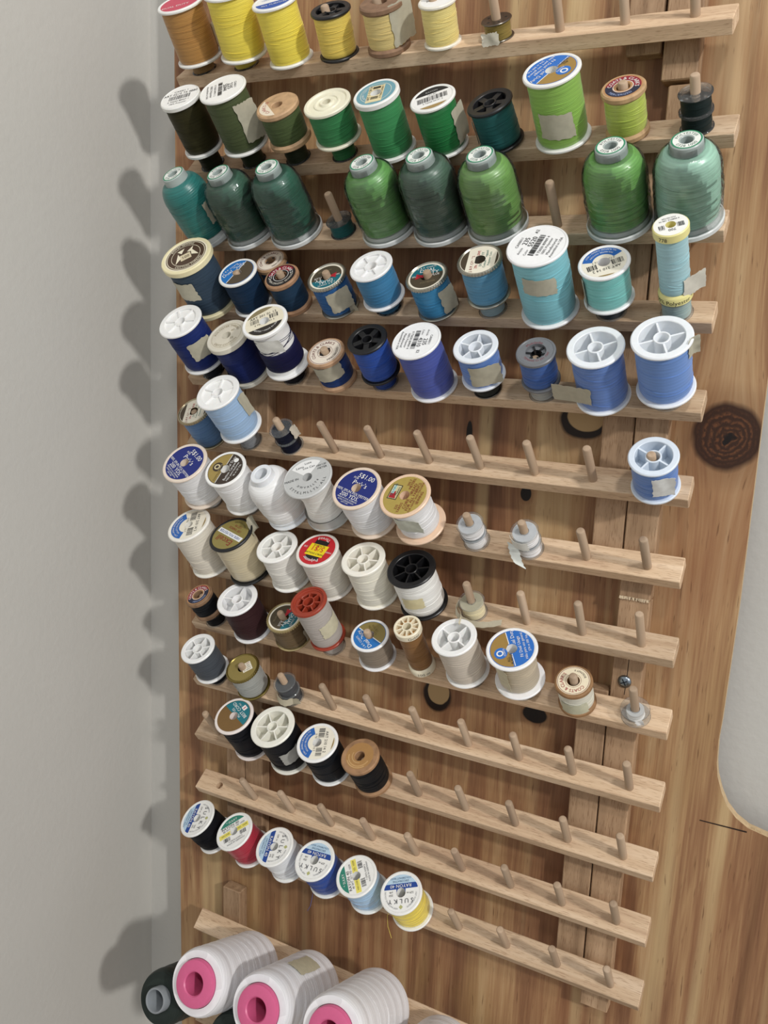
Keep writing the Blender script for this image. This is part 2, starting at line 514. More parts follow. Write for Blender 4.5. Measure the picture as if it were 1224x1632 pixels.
DES = {
    'white': [('disc', WHT), ('t', 0, 0.1, 0.25, 'POLYESTER', INK)],
    'pinkdark': [('disc', '#c8475e'), ('seg', -20, 110, '#3b3030'), ('t', -0.2, -0.35, 0.25, 'DUAL DUTY', WHT)],
    'bluewhite': [('disc', WHT), ('seg', -170, -10, '#2b56a8'), ('t', 0, -0.45, 0.22, 'ALL PURPOSE', WHT), ('t', 0, 0.3, 0.2, '100% COTTON', '#2b56a8')],
    'barwhite': [('disc', WHT), ('t', 0, 0.55, 0.2, 'CA0001 1', INK), ('t', 0, 0.3, 0.25, 'ART 0210 73 4880', INK),
                 ('bars', -0.6, -0.22, 0.6, 0.14, INK), ('t', 0, -0.38, 0.18, '0 73650 88427 1', INK), ('t', 0, -0.6, 0.16, '100% Polyester', INK)],
    'textwhite': [('disc', WHT), ('t', 0, 0.62, 0.16, 'CA0011', INK), ('t', 0, 0.38, 0.34, '235', INK), ('t', 0, 0.14, 0.3, '5044', INK),
                  ('bars', -0.55, -0.2, 0.55, 0.0, INK), ('t', 0, -0.34, 0.14, '0 73650 89911 2', INK), ('t', 0, -0.52, 0.16, '100% Polyester', INK),
                  ('t', 0, -0.7, 0.14, 'Assembled in USA', INK)],
    'text235': [('disc', '#f6f6f6'), ('t', 0, 0.68, 0.15, 'CA00011', INK), ('t', -0.42, 0.46, 0.13, 'Article', INK), ('t', 0.12, 0.47, 0.27, '235', INK), ('t', -0.45, 0.22, 0.13, 'Color', INK), ('t', 0.14, 0.23, 0.27, '5520', INK),
                ('bars', -0.55, -0.12, 0.55, 0.1, INK), ('t', 0, -0.24, 0.15, '0 73650 80909 4', INK), ('t', 0, -0.4, 0.14, '100% Polyester', INK),
                ('t', 0, -0.58, 0.15, 'Manufactured', INK), ('t', 0, -0.74, 0.14, 'Assembled in USA', INK), ('t', 0.68, 0.3, 0.18, 'A2', INK)],
    'text431': [('disc', '#f6f6f6'), ('t', 0, 0.68, 0.15, 'CA00011', INK), ('t', -0.42, 0.46, 0.13, 'Article', INK), ('t', 0.12, 0.47, 0.27, '235', INK), ('t', -0.45, 0.22, 0.13, 'Color', INK), ('t', 0.14, 0.23, 0.27, '4310', INK),
                ('bars', -0.55, -0.12, 0.55, 0.1, INK), ('t', 0, -0.24, 0.15, '0 73650 80909 4', INK), ('t', 0, -0.4, 0.14, '100% Polyester', INK),
                ('t', 0, -0.58, 0.15, 'Manufactured', INK), ('t', 0, -0.74, 0.14, 'Assembled in USA', INK), ('t', 0.68, 0.3, 0.18, 'E2', INK)],
    'clarkpart': [('segr', 120, 250, '#e9ddc8'), ('arc', 0.72, 170, 0.27, "CLARK'S O", '#a83a44', 0)],
    'tealbar': [('disc', '#6fa0ae'), ('ring', 0.78, 0.8, CREAM, 0, 360), ('rect', -0.8, -0.4, 0.62, 0.42, '#e3d5a8'), ('bars', -0.55, -0.2, 0.5, 0.2, INK),
                ('t', 0, 0.32, 0.2, 'ART 210 58 54', INK), ('t', 0, -0.3, 0.16, '0 73650 01058 7', INK), ('arc', 0.66, 90, 0.15, 'POLYESTER * COTTON', WHT, 0)],
    'blackbar': [('disc', WHT), ('seg', 25, 155, '#232325'), ('t', 0, 0.6, 0.18, 'RAYON', '#b8b8b4'), ('t', 0, 0.3, 0.16, '131-A1', INK), ('bars', -0.78, -0.25, 0.78, 0.18, INK),
                 ('t', 0, -0.38, 0.15, '0 73650 04121 6', INK), ('seg', 225, 315, '#a58a58')],
    'dualxp': [('disc', '#2b6fc4'), ('seg', 5, 175, GOLD), ('line', -1, 0.02, 1, 0.1, 0.035, WHT), ('circ', -0.12, 0.52, 0.3, '#2b6fc4'), ('ringat', -0.12, 0.56, 0.1, 0.16, WHT),
               ('t', -0.12, 0.36, 0.13, 'COATS', WHT), ('t', -0.55, 0.24, 0.17, 'ALL', INK), ('t', -0.5, 0.1, 0.16, 'PURPOSE', INK),
               ('t', 0.5, -0.14, 0.24, 'Dual Duty', WHT), ('t', 0, -0.36, 0.2, 'Fil Dual Usage', WHT), ('t', 0, -0.55, 0.17, 'Hilo para uso general', WHT), ('t', 0.1, -0.76, 0.15, '274 m 300 Yds', WHT)],
    'dualdark': [('disc', '#3d3128'), ('seg', 5, 175, '#a08a4c'), ('line', -1, 0.05, 1, 0.1, 0.03, WHT), ('circ', 0, 0.5, 0.3, '#3d3128'), ('ringat', 0, 0.54, 0.1, 0.17, '#d8cba0'),
                 ('t', 0, 0.33, 0.13, 'COATS', '#d8cba0'), ('t', -0.5, 0.2, 0.17, 'COTTON', '#5b4d2c'), ('t', 0.4, -0.14, 0.22, 'Dual Duty', WHT), ('t', -0.1, -0.36, 0.2, 'Button Carpet', WHT),
                 ('t', -0.05, -0.55, 0.17, 'Hilo para botones', WHT), ('t', 0.1, -0.75, 0.15, '46 m 50 Yds', WHT), ('circ', 0.66, -0.34, 0.14, WHT)],
    'dual': [('disc', '#2272bc'), ('seg', 195, 385, '#54493a'), ('line', -0.97, -0.25, 0.9, 0.4, 0.04, WHT), ('t', -0.1, 0.66, 0.18, 'J. & P. COATS', WHT), ('t', -0.05, 0.4, 0.36, 'Dual Duty', WHT), ('t', 0.45, 0.55, 0.14, 'Plus', WHT)],
    'dual2': [('disc', '#2272bc'), ('seg', 195, 375, '#8b7c48'), ('line', -0.97, -0.25, 0.93, 0.25, 0.05, WHT), ('t', -0.1, 0.66, 0.18, 'J. & P. COATS', WHT), ('t', -0.05, 0.4, 0.36, 'Dual Duty', WHT), ('t', 0.2, -0.3, 0.2, 'COTTON', '#5c4a24'), ('t', 0.2, -0.5, 0.18, '125 YDS', '#5c4a24')],
    'dualplus': [('disc', '#efe9d8'), ('ring', 0, 0.9, '#4b4232', 0, 360), ('segr9', 10, 170, '#176a78'), ('t', 0, 0.68, 0.17, 'J. & P. COATS', WHT), ('t', 0.05, 0.45, 0.34, 'DUAL', WHT), ('t', 0.22, 0.18, 0.34, 'DUTY', WHT),
                 ('t', 0.5, -0.02, 0.2, 'PLUS', WHT), ('tri', -0.1, 0.02, -0.55, 0.3, -0.62, -0.12, RED), ('tri', 0.1, 0.0, -0.3, 0.16, -0.25, -0.1, RED), ('t', -0.68, 0.1, 0.17, '30c', WHT), ('t', 0.1, -0.5, 0.16, 'POLYESTER', '#8c7f62')],
    'cents': [('disc', '#ece5d2'), ('seg', 40, 140, '#4b3f2e'), ('rect', -0.3, 0.22, 0.55, 0.42, '#ece5d2'), ('t', -0.3, 0.34, 0.2, 'J. & P. COATS', '#8b1f28'), ('t', 0, 0.1, 0.2, '29c EXCLUSIVE', RED), ('t', 0, -0.12, 0.19, 'DUAL DUTY', '#1f6f6a'),
              ('t', 0, -0.32, 0.18, 'Cotton Wrapped', '#1f6f6a'), ('t', 0, -0.52, 0.16, 'Polyester Core', '#1f6f6a'), ('seg', 240, 300, '#4b3f2e')],
    'artbar': [('disc', '#efe9d8'), ('ring', 0.52, 0.97, '#2a66b4', 200, 340), ('arc', 0.84, 270, 0.12, 'ALL PURPOSE THREAD * HILO', WHT, 1), ('arc', 0.66, 270, 0.12, 'POLYESTER COTTON', WHT, 1),
               ('t', 0, 0.5, 0.22, 'ART 210 14 2', INK), ('bars', -0.82, 0.02, -0.2, 0.36, INK), ('bars', 0.2, 0.02, 0.82, 0.36, INK), ('t', 0, -0.1, 0.15, '0 73650 01412 7', INK), ('seg', 60, 105, '#9a8250')],
    'brownbar': [('disc', '#e8e0c8'), ('seg', 55, 150, '#8a7d5c'), ('t', 0, 0.42, 0.22, 'ART 201 01 13', INK), ('bars', -0.7, 0.0, -0.18, 0.3, INK), ('bars', 0.2, 0.0, 0.7, 0.3, INK), ('t', 0, -0.14, 0.15, '0 73650 02401 3', INK),
                 ('seg', 205, 335, '#2d2723'), ('arc', 0.72, 270, 0.13, 'TEXTILE * MADE IN USA', WHT, 1)],
    'coatsdark': coats_ring('#b98a5c', ('#23263c', '#8e2434', -70, 110, 20), WHT, '#9fb0d8', "COATS & CLARK'S", 'MERCERIZED'),
    'coatsred': coats_ring('#231f20', ('#231f20', '#8e2434', 20, 160, 90), WHT, '#dcd6c8', "COATS & CLARK'S", 'MERCERIZED SEWING'),
    'coatscream': [('disc', '#eadfcf'), ('ring', 0.93, 0.96, '#6d2a34', 0, 360), ('ring', 0.44, 0.46, '#6d2a34', 0, 360), ('arc', 0.72, 100, 0.27, "COATS & CLARK'S", '#6d2a34', 0), ('arc', 0.76, 300, 0.2, 'MERCERIZED', '#3b2a2c', 1), ('t', 0.05, 0.32, 0.16, '295', INK), ('tri', -0.4, -0.05, -0.2, 0.1, -0.2, -0.2, INK), ('tri', 0.4, 0.05, 0.2, 0.2, 0.2, -0.1, INK)],
    'coatsred2': [('disc', '#efe3c6'), ('ring', 0.93, 0.96, '#7a2a2c', 0, 360), ('ring', 0.46, 0.48, '#7a2a2c', 0, 360), ('arc', 0.72, 90, 0.3, "COATS & CLARK'S", '#a02630', 0), ('arc', 0.74, 270, 0.18, 'BOILFAST 9', '#3b2a2c', 1), ('t', 0, 0.33, 0.15, '/ 140 -', '#7a2a2c')],
    'emblem': [('disc', '#efe6cc'), ('ring', 0, 0.93, '#4a3526', 0, 360), ('ring', 0.86, 0.89, '#efe6cc', 0, 360), ('ring', 0.66, 0.68, '#efe6cc', 0, 360), ('arc', 0.76, 90, 0.16, 'ROYAL SEWING', '#efe6cc', 0), ('arc', 0.78, 270, 0.16, 'COTTON THREAD', '#efe6cc', 1),
               ('rect', -0.28, -0.3, 0.22, 0.12, '#d9cbaa'), ('t', -0.03, -0.1, 0.24, '100', '#4a3526'), ('tri', -0.55, -0.35, -0.3, 0.3, -0.25, -0.1, '#efe6cc'), ('tri', 0.55, -0.3, 0.3, 0.35, 0.25, -0.1, '#efe6cc'), ('tri', -0.3, 0.45, 0.05, 0.5, -0.15, 0.2, '#efe6cc'), ('tri', 0.1, 0.2, 0.45, 0.42, 0.3, 0.1, '#efe6cc')],
    'tallwhite': [('disc', '#f4f3ee'), ('t', 0, 0.5, 0.3, '700', INK), ('t', 0.55, 0.3, 0.2, 'D02', INK), ('bars', -0.75, -0.05, -0.25, 0.35, INK), ('bars', 0.25, -0.05, 0.75, 0.25, INK), ('t', 0, -0.42, 0.18, '4 008015 100 M', INK), ('t', 0, -0.62, 0.16, 'POLYESTER', INK)],
    'speckle': [('disc', '#ddd6c4'), ('ring', 0.86, 0.88, '#a89c7e', 0, 360), ('arc', 0.72, 90, 0.2, 'POLYESTER THREAD', '#a4977a', 0), ('arc', 0.74, 270, 0.2, 'DRITZ COTTON', '#a4977a', 1), ('t', 0.35, 0.3, 0.2, '60', '#8f8467'), ('t', 0.35, -0.3, 0.2, '22', '#8f8467')],
    'greyring': [('disc', '#76787c'), ('arc', 0.72, 90, 0.26, 'Molnlycke', '#7c2c34', 0), ('arc', 0.74, 270, 0.2, 'TEMANS CI 251 1567', '#7c2c34', 1)],
    'five': [('disc', NAVY), ('t', 0.12, 0.66, 0.34, '5$1.00', WHT), ('t', -0.35, 0.46, 0.15, 'FOR', WHT), ('t', 0.05, 0.24, 0.34, "Pat'y's", WHT), ('t', 0, -0.3, 0.19, '100% SPUN POLYESTER', WHT), ('t', 0, -0.5, 0.29, '200 YDS.', WHT),
             ('t', 0, -0.68, 0.1, 'MADE IN U.S.A. SUPERIOR', WHT), ('t', 0, -0.79, 0.09, 'WORK CORPORATION', WHT), ('t', 0, -0.88, 0.08, 'NEW YORK', WHT)],
    'core': [('disc', '#b09a4e'), ('rect', -0.32, 0.3, 0.46, 0.78, '#26221c'), ('rect', -0.28, 0.34, 0.42, 0.74, '#cfc79a'), ('tri', -0.26, 0.72, 0.05, 0.72, -0.26, 0.38, '#a4232c'), ('tri', -0.26, 0.38, 0.12, 0.5, 0.05, 0.72, '#a4232c'), ('rect', -0.02, 0.56, 0.4, 0.7, '#bfe3e0'), ('t', 0.18, 0.62, 0.13, 'POLYSPUN', '#3b6f74'), ('t', 0.12, 0.41, 0.15, 'Makers', '#26221c'),
             ('t', 0.66, 0.06, 0.16, '205.7', '#8a3a2c'), ('t', 0.62, -0.1, 0.17, 'METERS', '#8a3a2c'), ('t', -0.66, 0.08, 0.17, '225', '#8a3a2c'), ('t', -0.66, -0.08, 0.17, 'YARDS', '#8a3a2c'), ('t', 0, -0.28, 0.2, 'CORE THREAD', '#8a3a2c'), ('t', 0, -0.45, 0.19, 'FOR ALL FABRICS', '#8a3a2c'), ('t', 0, -0.6, 0.13, 'FOR HAND AND MACHINE', '#8a3a2c'), ('t', 0, -0.76, 0.18, 'SEWING', '#8a3a2c')],
    'grey': [('disc', '#c2c3c1'), ('ring', 0.22, 0.92, '#f0f0ee', 45, 135), ('t', -0.28, 0.62, 0.17, 'Lamé', '#55585c') if False else ('t', -0.28, 0.62, 0.17, 'Lama', '#55585c'), ('t', 0.1, 0.75, 0.16, 'Luxe', '#55585c'), ('t', 0.12, 0.5, 0.16, 'Lite Can', '#55585c'), ('t', 0.66, 0.42, 0.14, '100/120', '#3c3e40'), ('t', 0.7, 0.26, 0.14, 'METER', '#3c3e40'), ('t', -0.7, 0.05, 0.16, 'MADE IN', '#3c3e40'),
             ('arc', 0.55, 270, 0.15, 'X W V A L L T 4', '#3c3e40', 1), ('arc', 0.82, 270, 0.17, 'S T T K L M L L T L - A L L', '#3c3e40', 1)],
    'excel': [('disc', '#8f8248'), ('rect', -0.93, -0.12, 0.93, 0.16, '#eef0f0'), ('t', 0, 0.02, 0.22, '100% POLYESTER', '#2b4a94'), ('t', 0, 0.45, 0.5, 'Excell', '#8c2a2a'), ('t', 0, -0.34, 0.2, '150 YARDS', '#8c2a2a'), ('t', 0, -0.56, 0.2, '137 M.', '#8c2a2a'), ('arc', 0.82, 270, 0.14, 'MERCHANDISE', '#4c4426', 1)],
    'redfive': [('disc', '#c4222c'), ('rect', -0.42, -0.66, 0.42, 0.66, '#201a18'), ('rect', -0.56, -0.36, 0.56, 0.42, '#f0d61e'), ('t', 0, -0.06, 0.46, '5/$1', '#c4222c'), ('t', 0, 0.27, 0.16, 'FAMILY DOLLAR', INK), ('t', 0, -0.28, 0.12, 'ALL PURPOSE', INK),
                ('arc', 0.76, 90, 0.27, 'Polyester', WHT, 0), ('arc', 0.78, 270, 0.27, 'Thread', WHT, 1), ('t', 0.76, -0.05, 0.16, '150', WHT), ('t', -0.76, 0.02, 0.13, 'YARDS', WHT)],
    'goldcap': [('disc', '#8d7d46'), ('rect', -0.05, -0.45, 0.62, 0.25, '#ece6d4'), ('t', 0.28, 0.15, 0.14, 'ART. NO', '#a02630'), ('t', 0.28, -0.02, 0.12, 'THREAD', INK), ('t', 0.28, -0.18, 0.12, 'COTTON', INK), ('t', 0.28, -0.34, 0.12, '35 CENTS', INK)],
    'cord': [('disc', '#7a5c32'), ('seg', 185, 360, '#1f7480'), ('t', 0.05, -0.2, 0.2, 'MEN ITES', WHT), ('t', 0.05, -0.44, 0.27, 'BEST CORD', WHT), ('rect', -0.2, -0.86, 0.1, -0.6, WHT), ('rect', -0.08, -0.82, -0.02, -0.64, '#c4222c'), ('t', 0.32, -0.66, 0.13, '1 PLY', WHT)],
    'residue': [('ring', 0.25, 0.85, '#a97f4c', 0, 360), ('ring', 0.62, 0.7, '#c29a66', 170, 330), ('ring', 0.42, 0.48, '#bf9a68', 150, 280), ('ring', 0.74, 0.8, '#c8a271', 200, 300)],
    'sulky': [('disc', '#f3f3ef'), ('seg', 204, 336, '#bcd7ea'), ('rect', -0.93, -0.49, 0.93, -0.2, '#1f4796'), ('t', 0, -0.345, 0.25, 'RAYON 40', WHT), ('t', 0, -0.6, 0.15, 'DECORATIVE', '#4a6a8c'), ('t', 0, -0.76, 0.14, 'COLORFAST SILKY', '#4a6a8c'),
              ('t', 0, 0.46, 0.34, 'S U L K Y', '#3b3f46'), ('t', -0.52, 0.06, 0.15, '229 m', INK), ('t', 0.54, 0.12, 0.15, '250', INK), ('t', 0.54, -0.03, 0.15, 'yds', INK), ('tri', -0.11, 0.76, 0.11, 0.76, 0, 0.88, '#b6b87a'), ('tri', -0.11, 0.76, 0.11, 0.76, 0, 0.64, '#b6b87a'), ('arc', 0.86, 35, 0.11, 'KEEP MATCHING COLORS', '#8a8e94', 0), ('arc', 0.86, 145, 0.11, 'VISIT OUR WEBSITE', '#8a8e94', 0)],
    'sulky2': [('disc', '#f3f3ef'), ('seg', 35, 145, '#2f8470'), ('t', 0, 0.72, 0.2, '* SULKY', WHT), ('t', -0.15, 0.44, 0.24, 'RAYON 40', INK), ('t', 0.05, 0.26, 0.16, '40 WT. 250 YD 1039', INK), ('rect', -0.95, -0.14, 0.95, 0.16, '#eee26e'), ('t', 0.55, 0.02, 0.16, 'NO. 1039', '#5c5420'), ('t', -0.55, 0.02, 0.14, 'VISCOSE', '#5c5420'),
               ('bars', -0.72, -0.46, 0.72, -0.2, INK), ('t', 0, -0.56, 0.13, '7 27072 01039 5', INK), ('t', 0, -0.7, 0.13, 'MADE IN GERMANY', '#5a5e64')],
}


def clip_rect(x0, y0, x1, y1, r=0.97, n=10):
    """rectangle clipped to the unit label disc, as a quad strip in x"""
    pts_t, pts_b = [], []
    for i in range(n + 1):
        x = x0 + (x1 - x0) * i / n
        lim = math.sqrt(max(0, r * r - x * x))
        pts_t.append((x, max(-lim, min(lim, y1))))
        pts_b.append((x, max(-lim, min(lim, y0))))
    vs = pts_b + pts_t
    fs = [(i, i + 1, n + 2 + i, n + 1 + i) for i in range(n)]
    return vs, fs


def label_op(op, rin, rng):
    k = op[0]
    if k in ('disc',):
        op = ('ring', rin, 1.0, op[1], 0, 360)
        k = 'ring'
    if k == 'ring':
        _, r0, r1, c, a0, a1 = op
        r0 = max(r0, rin)
        n = max(8, int(abs(a1 - a0) / 9))
        vs, fs = [], []
        for i in range(n + 1):
            a = math.radians(a0 + (a1 - a0) * i / n)
            vs += [(r0 * math.cos(a), r0 * math.sin(a)), (r1 * math.cos(a), r1 * math.sin(a))]
        fs = [(2 * i, 2 * i + 1, 2 * i + 3, 2 * i + 2) for i in range(n)]
        return vs, fs, c
    if k in ('seg', 'segr', 'segr9'):
        _, a0, a1, c = op
        R = 0.9 if k == 'segr9' else 0.97
        n = 26
        p0 = Vector((R * math.cos(math.radians(a0)), R * math.sin(math.radians(a0))))
        p1 = Vector((R * math.cos(math.radians(a1)), R * math.sin(math.radians(a1))))
        vs, fs = [], []
        for i in range(n + 1):
            t = i / n
            a = math.radians(a0 + (a1 - a0) * t)
            q = p0 + (p1 - p0) * t
            if q.length < rin:          # keep the peg hole open
                dv = Vector((math.cos(a), math.sin(a))) * rin
                q = dv
            vs += [(q.x, q.y), (R * math.cos(a), R * math.sin(a))]
        fs = [(2 * i, 2 * i + 1, 2 * i + 3, 2 * i + 2) for i in range(n)]
        return vs, fs, c
    if k == 'rect':
        _, x0, y0, x1, y1, c = op
        if rin and y0 < rin and y1 > -rin and x0 < -rin and x1 > rin:
            # the band is punched by the peg hole
            a = clip_rect(x0, y0, -rin, y1)
            b = clip_rect(rin, y0, x1, y1)
            vs = a[0] + b[0]
            fs = a[1] + [tuple(i + len(a[0]) for i in f) for f in b[1]]
            for s in (1, -1):
                n = 8
                base = len(vs)
                yy = y1 if s > 0 else y0
                if yy * s > 0:
                    for i in range(n + 1):
                        x = -rin + 2 * rin * i / n
                        h = math.sqrt(max(0, rin * rin - x * x))
                        vs += [(x, s * min(h, yy * s)), (x, yy)]
                    fs += [(base + 2 * i, base + 2 * i + 1, base + 2 * i + 3, base + 2 * i + 2) for i in range(n)]
            return vs, fs, c
        return clip_rect(x0, y0, x1, y1) + (c,)
    if k == 'bars':
        _, x0, y0, x1, y1, c = op
        vs, fs = [], []
        x = x0
        while x < x1:
            w = rng.choice((0.018, 0.018, 0.03, 0.045))
            if not (rin and abs(x) < rin * 1.15 and y0 < rin and y1 > -rin):
                lim = math.sqrt(max(0.0, 0.94 - x * x))
                n = len(vs)
                vs += [(x, max(y0, -lim)), (x + w, max(y0, -lim)), (x + w, min(y1, lim)), (x, min(y1, lim))]
                fs.append((n, n + 1, n + 2, n + 3))
            x += w + rng.choice((0.02, 0.03, 0.045))
        return vs, fs, c
    if k == 't':
        _, x, y, s, txt, c = op
        vs, fs = text_polys(txt, s)
        vs = [(px + x, py + y) for px, py in vs]
        if rin:                         # letters that fall in the hole are gone with it
            keep = [f for f in fs if all(vs[i][0] ** 2 + vs[i][1] ** 2 > rin * rin for i in f)]
            fs = keep
        return vs, fs, c
    if k == 'arc':
        _, r, a, s, txt, c, inw = op
        vs, fs = arc_polys(txt, r, math.radians(a), s, bool(inw))
        return vs, fs, c
    if k == 'circ' or k == 'ringat':
        if k == 'circ':
            _, x, y, r1, c = op
            r0 = 0
        else:
            _, x, y, r0, r1, c = op
        n = 20
        vs = []
        for i in range(n):
            a = 2 * math.pi * i / n
            vs += [(x + r0 * math.cos(a), y + r0 * math.sin(a)), (x + r1 * math.cos(a), y + r1 * math.sin(a))]
        fs = [(2 * i, 2 * i + 1, 2 * ((i + 1) % n) + 1, 2 * ((i + 1) % n)) for i in range(n)]
        return vs, fs, c
    if k == 'line':
        _, x0, y0, x1, y1, w, c = op
        a = Vector((x0, y0)) * 0.95
        b = Vector((x1, y1)) * 0.95
        nrm = Vector((-(b - a).y, (b - a).x)).normalized() * w / 2
        vs, fs = [], []
        n = 14
        for i in range(n + 1):
            p = a + (b - a) * i / n
            vs += [tuple(p - nrm), tuple(p + nrm)]
        fs = [(2 * i, 2 * i + 1, 2 * i + 3, 2 * i + 2) for i in range(n)
              if not rin or ((a + (b - a) * (i + .5) / n).length > rin)]
        return vs, fs, c
    if k == 'tri':
        _, ax, ay, bx, by, cx, cy, c = op
        return [(ax, ay), (bx, by), (cx, cy)], [(0, 1, 2)], c
    raise ValueError(k)


def make_label(parent, design, rad, z, angle, rin, rng):
    ops = DES[design]
    base = None
    mrot = Matrix.Rotation(math.radians(angle), 4, 'Z')
    ri = rin / rad if rin else 0.0
    by_col = []
    for i, op in enumerate(ops):
        vs, fs, c = label_op(op, ri, rng)
        if not fs:
            continue
        kind = 'lettering' if op[0] in ('t', 'arc') else 'barcode' if op[0] == 'bars' else 'label' if base is None else 'label_print'
        z_ = z + 0.00003 * (i + 1) if kind in ('label', 'label_print') else z + 0.00003 * (len(ops) + 1)
        verts = [(x * rad, y * rad, z_) for x, y in vs]
        if base is None:
            mb = MB().add(verts, fs)
            base = mb.build('label', plain(c, 0.5, key='paper'), parent, mrot, smooth=0)
            continue
        hit = next((q for q in by_col if q[0] == (kind, c)), None)
        if hit and kind != 'label_print':
            hit[1].add(verts, fs)
        else:
            by_col.append(((kind, c), MB().add(verts, fs)))
    for (kind, c), mb in by_col:
        mb.build(kind, plain(c, 0.5, key='paper'), base, None, smooth=0)
    return base


# ------------------------------------------------------------------ rack layout (metres)
PITCH = 0.042
X0 = -0.2
SLAT_W, SLAT_T, PEG_L = 0.0200, 0.0098, 0.0349
RACK_OF = [0, 1, 1, 1, 1, 1, 1, 2, 2, 2, 2, 2, 2, 3, 3]
TH = [0.861 + v for v in (0.0261, -0.0767, 0.0896, -0.039)]
ROT = (-0.0169, 0.0048, 0.0074, 0.0)
RDX = (-0.0045, 0.0014, 0.0035, -0.001)
ROWDX = (-0.0007, 0.0011, 0.0014, 0.0006, 0.0002, -0.0018, -0.0013, -0.0018, -0.0007, 0.0001, 0.0008, 0.0009, 0.0012, -0.0002, 0.0)
ROWZ = (0.3381, 0.2707, 0.2154, 0.1599, 0.1036, 0.0463, -0.0100, -0.0668, -0.1205, -0.1766, -0.2327, -0.2876, -0.3426, -0.4470, -0.5560)
PEG_UP = -0.0015
BATTEN_Y, BOARD_Y, BOARD_T = 0.014, 0.0265, 0.0075
WALL_X, WALL_Y = -0.319, 0.050


def row_frame(r):
    """slat frame: x along the slat, y up its face, z out of its face"""
    k = RACK_OF[r]
    th, a = TH[k], ROT[k]
    rot = Matrix(((math.cos(a), 0, -math.sin(a)), (0, 1, 0), (math.sin(a), 0, math.cos(a))))
    ex = rot @ V(1, 0, 0)
    up = rot @ V(0, math.sin(th), math.cos(th))
    n = rot @ V(0, -math.cos(th), math.sin(th))
    o = V(0, 0, ROWZ[r])
    m = Matrix.Identity(4)
    for i, c in enumerate((ex, up, n)):
        m[0][i], m[1][i], m[2][i] = c
    m.translation = o
    return m


def peg_local(r, j):
    k = RACK_OF[r]
    return V(RDX[k] + ROWDX[r] + X0 + j * PITCH, PEG_UP, 0)


# ------------------------------------------------------------------ room shell
def wall_material():
    m, nt, b = new_mat('grey_wall_paint')
    tc = nt.nodes.new('ShaderNodeTexCoord')
    n1 = nt.nodes.new('ShaderNodeTexNoise')
    n1.inputs['Scale'].default_value = 160
    n1.inputs['Detail'].default_value = 4
    n2 = nt.nodes.new('ShaderNodeTexNoise')
    n2.inputs['Scale'].default_value = 9
    n2.inputs['Detail'].default_value = 3
    for n in (n1, n2):
        nt.links.new(tc.outputs['Object'], n.inputs['Vector'])
    r = nt.nodes.new('ShaderNodeValToRGB')
    r.color_ramp.elements[0].color = lin('#bfbdb7')
    r.color_ramp.elements[1].color = lin('#c6c4be')
    nt.links.new(n2.outputs['Fac'], r.inputs['Fac'])
    nt.links.new(r.outputs['Color'], b.inputs['Base Color'])
    b.inputs['Roughness'].default_value = 0.55
    b.inputs['Specular IOR Level'].default_value = 0.35
    bp = nt.nodes.new('ShaderNodeBump')
    bp.inputs['Strength'].default_value = 0.25
    bp.inputs['Distance'].default_value = 0.0012
    nt.links.new(n1.outputs['Fac'], bp.inputs['Height'])
    nt.links.new(bp.outputs['Normal'], b.inputs['Normal'])
    return m


WALL = wall_material()
wl = MB().box(WALL_X - 0.1, WALL_X, -3.0, WALL_Y + 0.1, -1.3, 1.5)
wl.v = [(x + 0.03 * (z - 0.09), y, z) for x, y, z in wl.v]      # the rack hangs slightly out of plumb with the room
structure(wl.build('wall_left', WALL, smooth=0))
structure(MB().box(WALL_X - 0.06, 3.2, WALL_Y, WALL_Y + 0.1, -1.3, 1.5).build('wall_back', WALL, smooth=0))
structure(MB().box(WALL_X - 0.04, 3.2, -3.0, WALL_Y, -1.4, -1.3).build('floor', plain('#8d8479', 0.5, key='floor'), smooth=0))


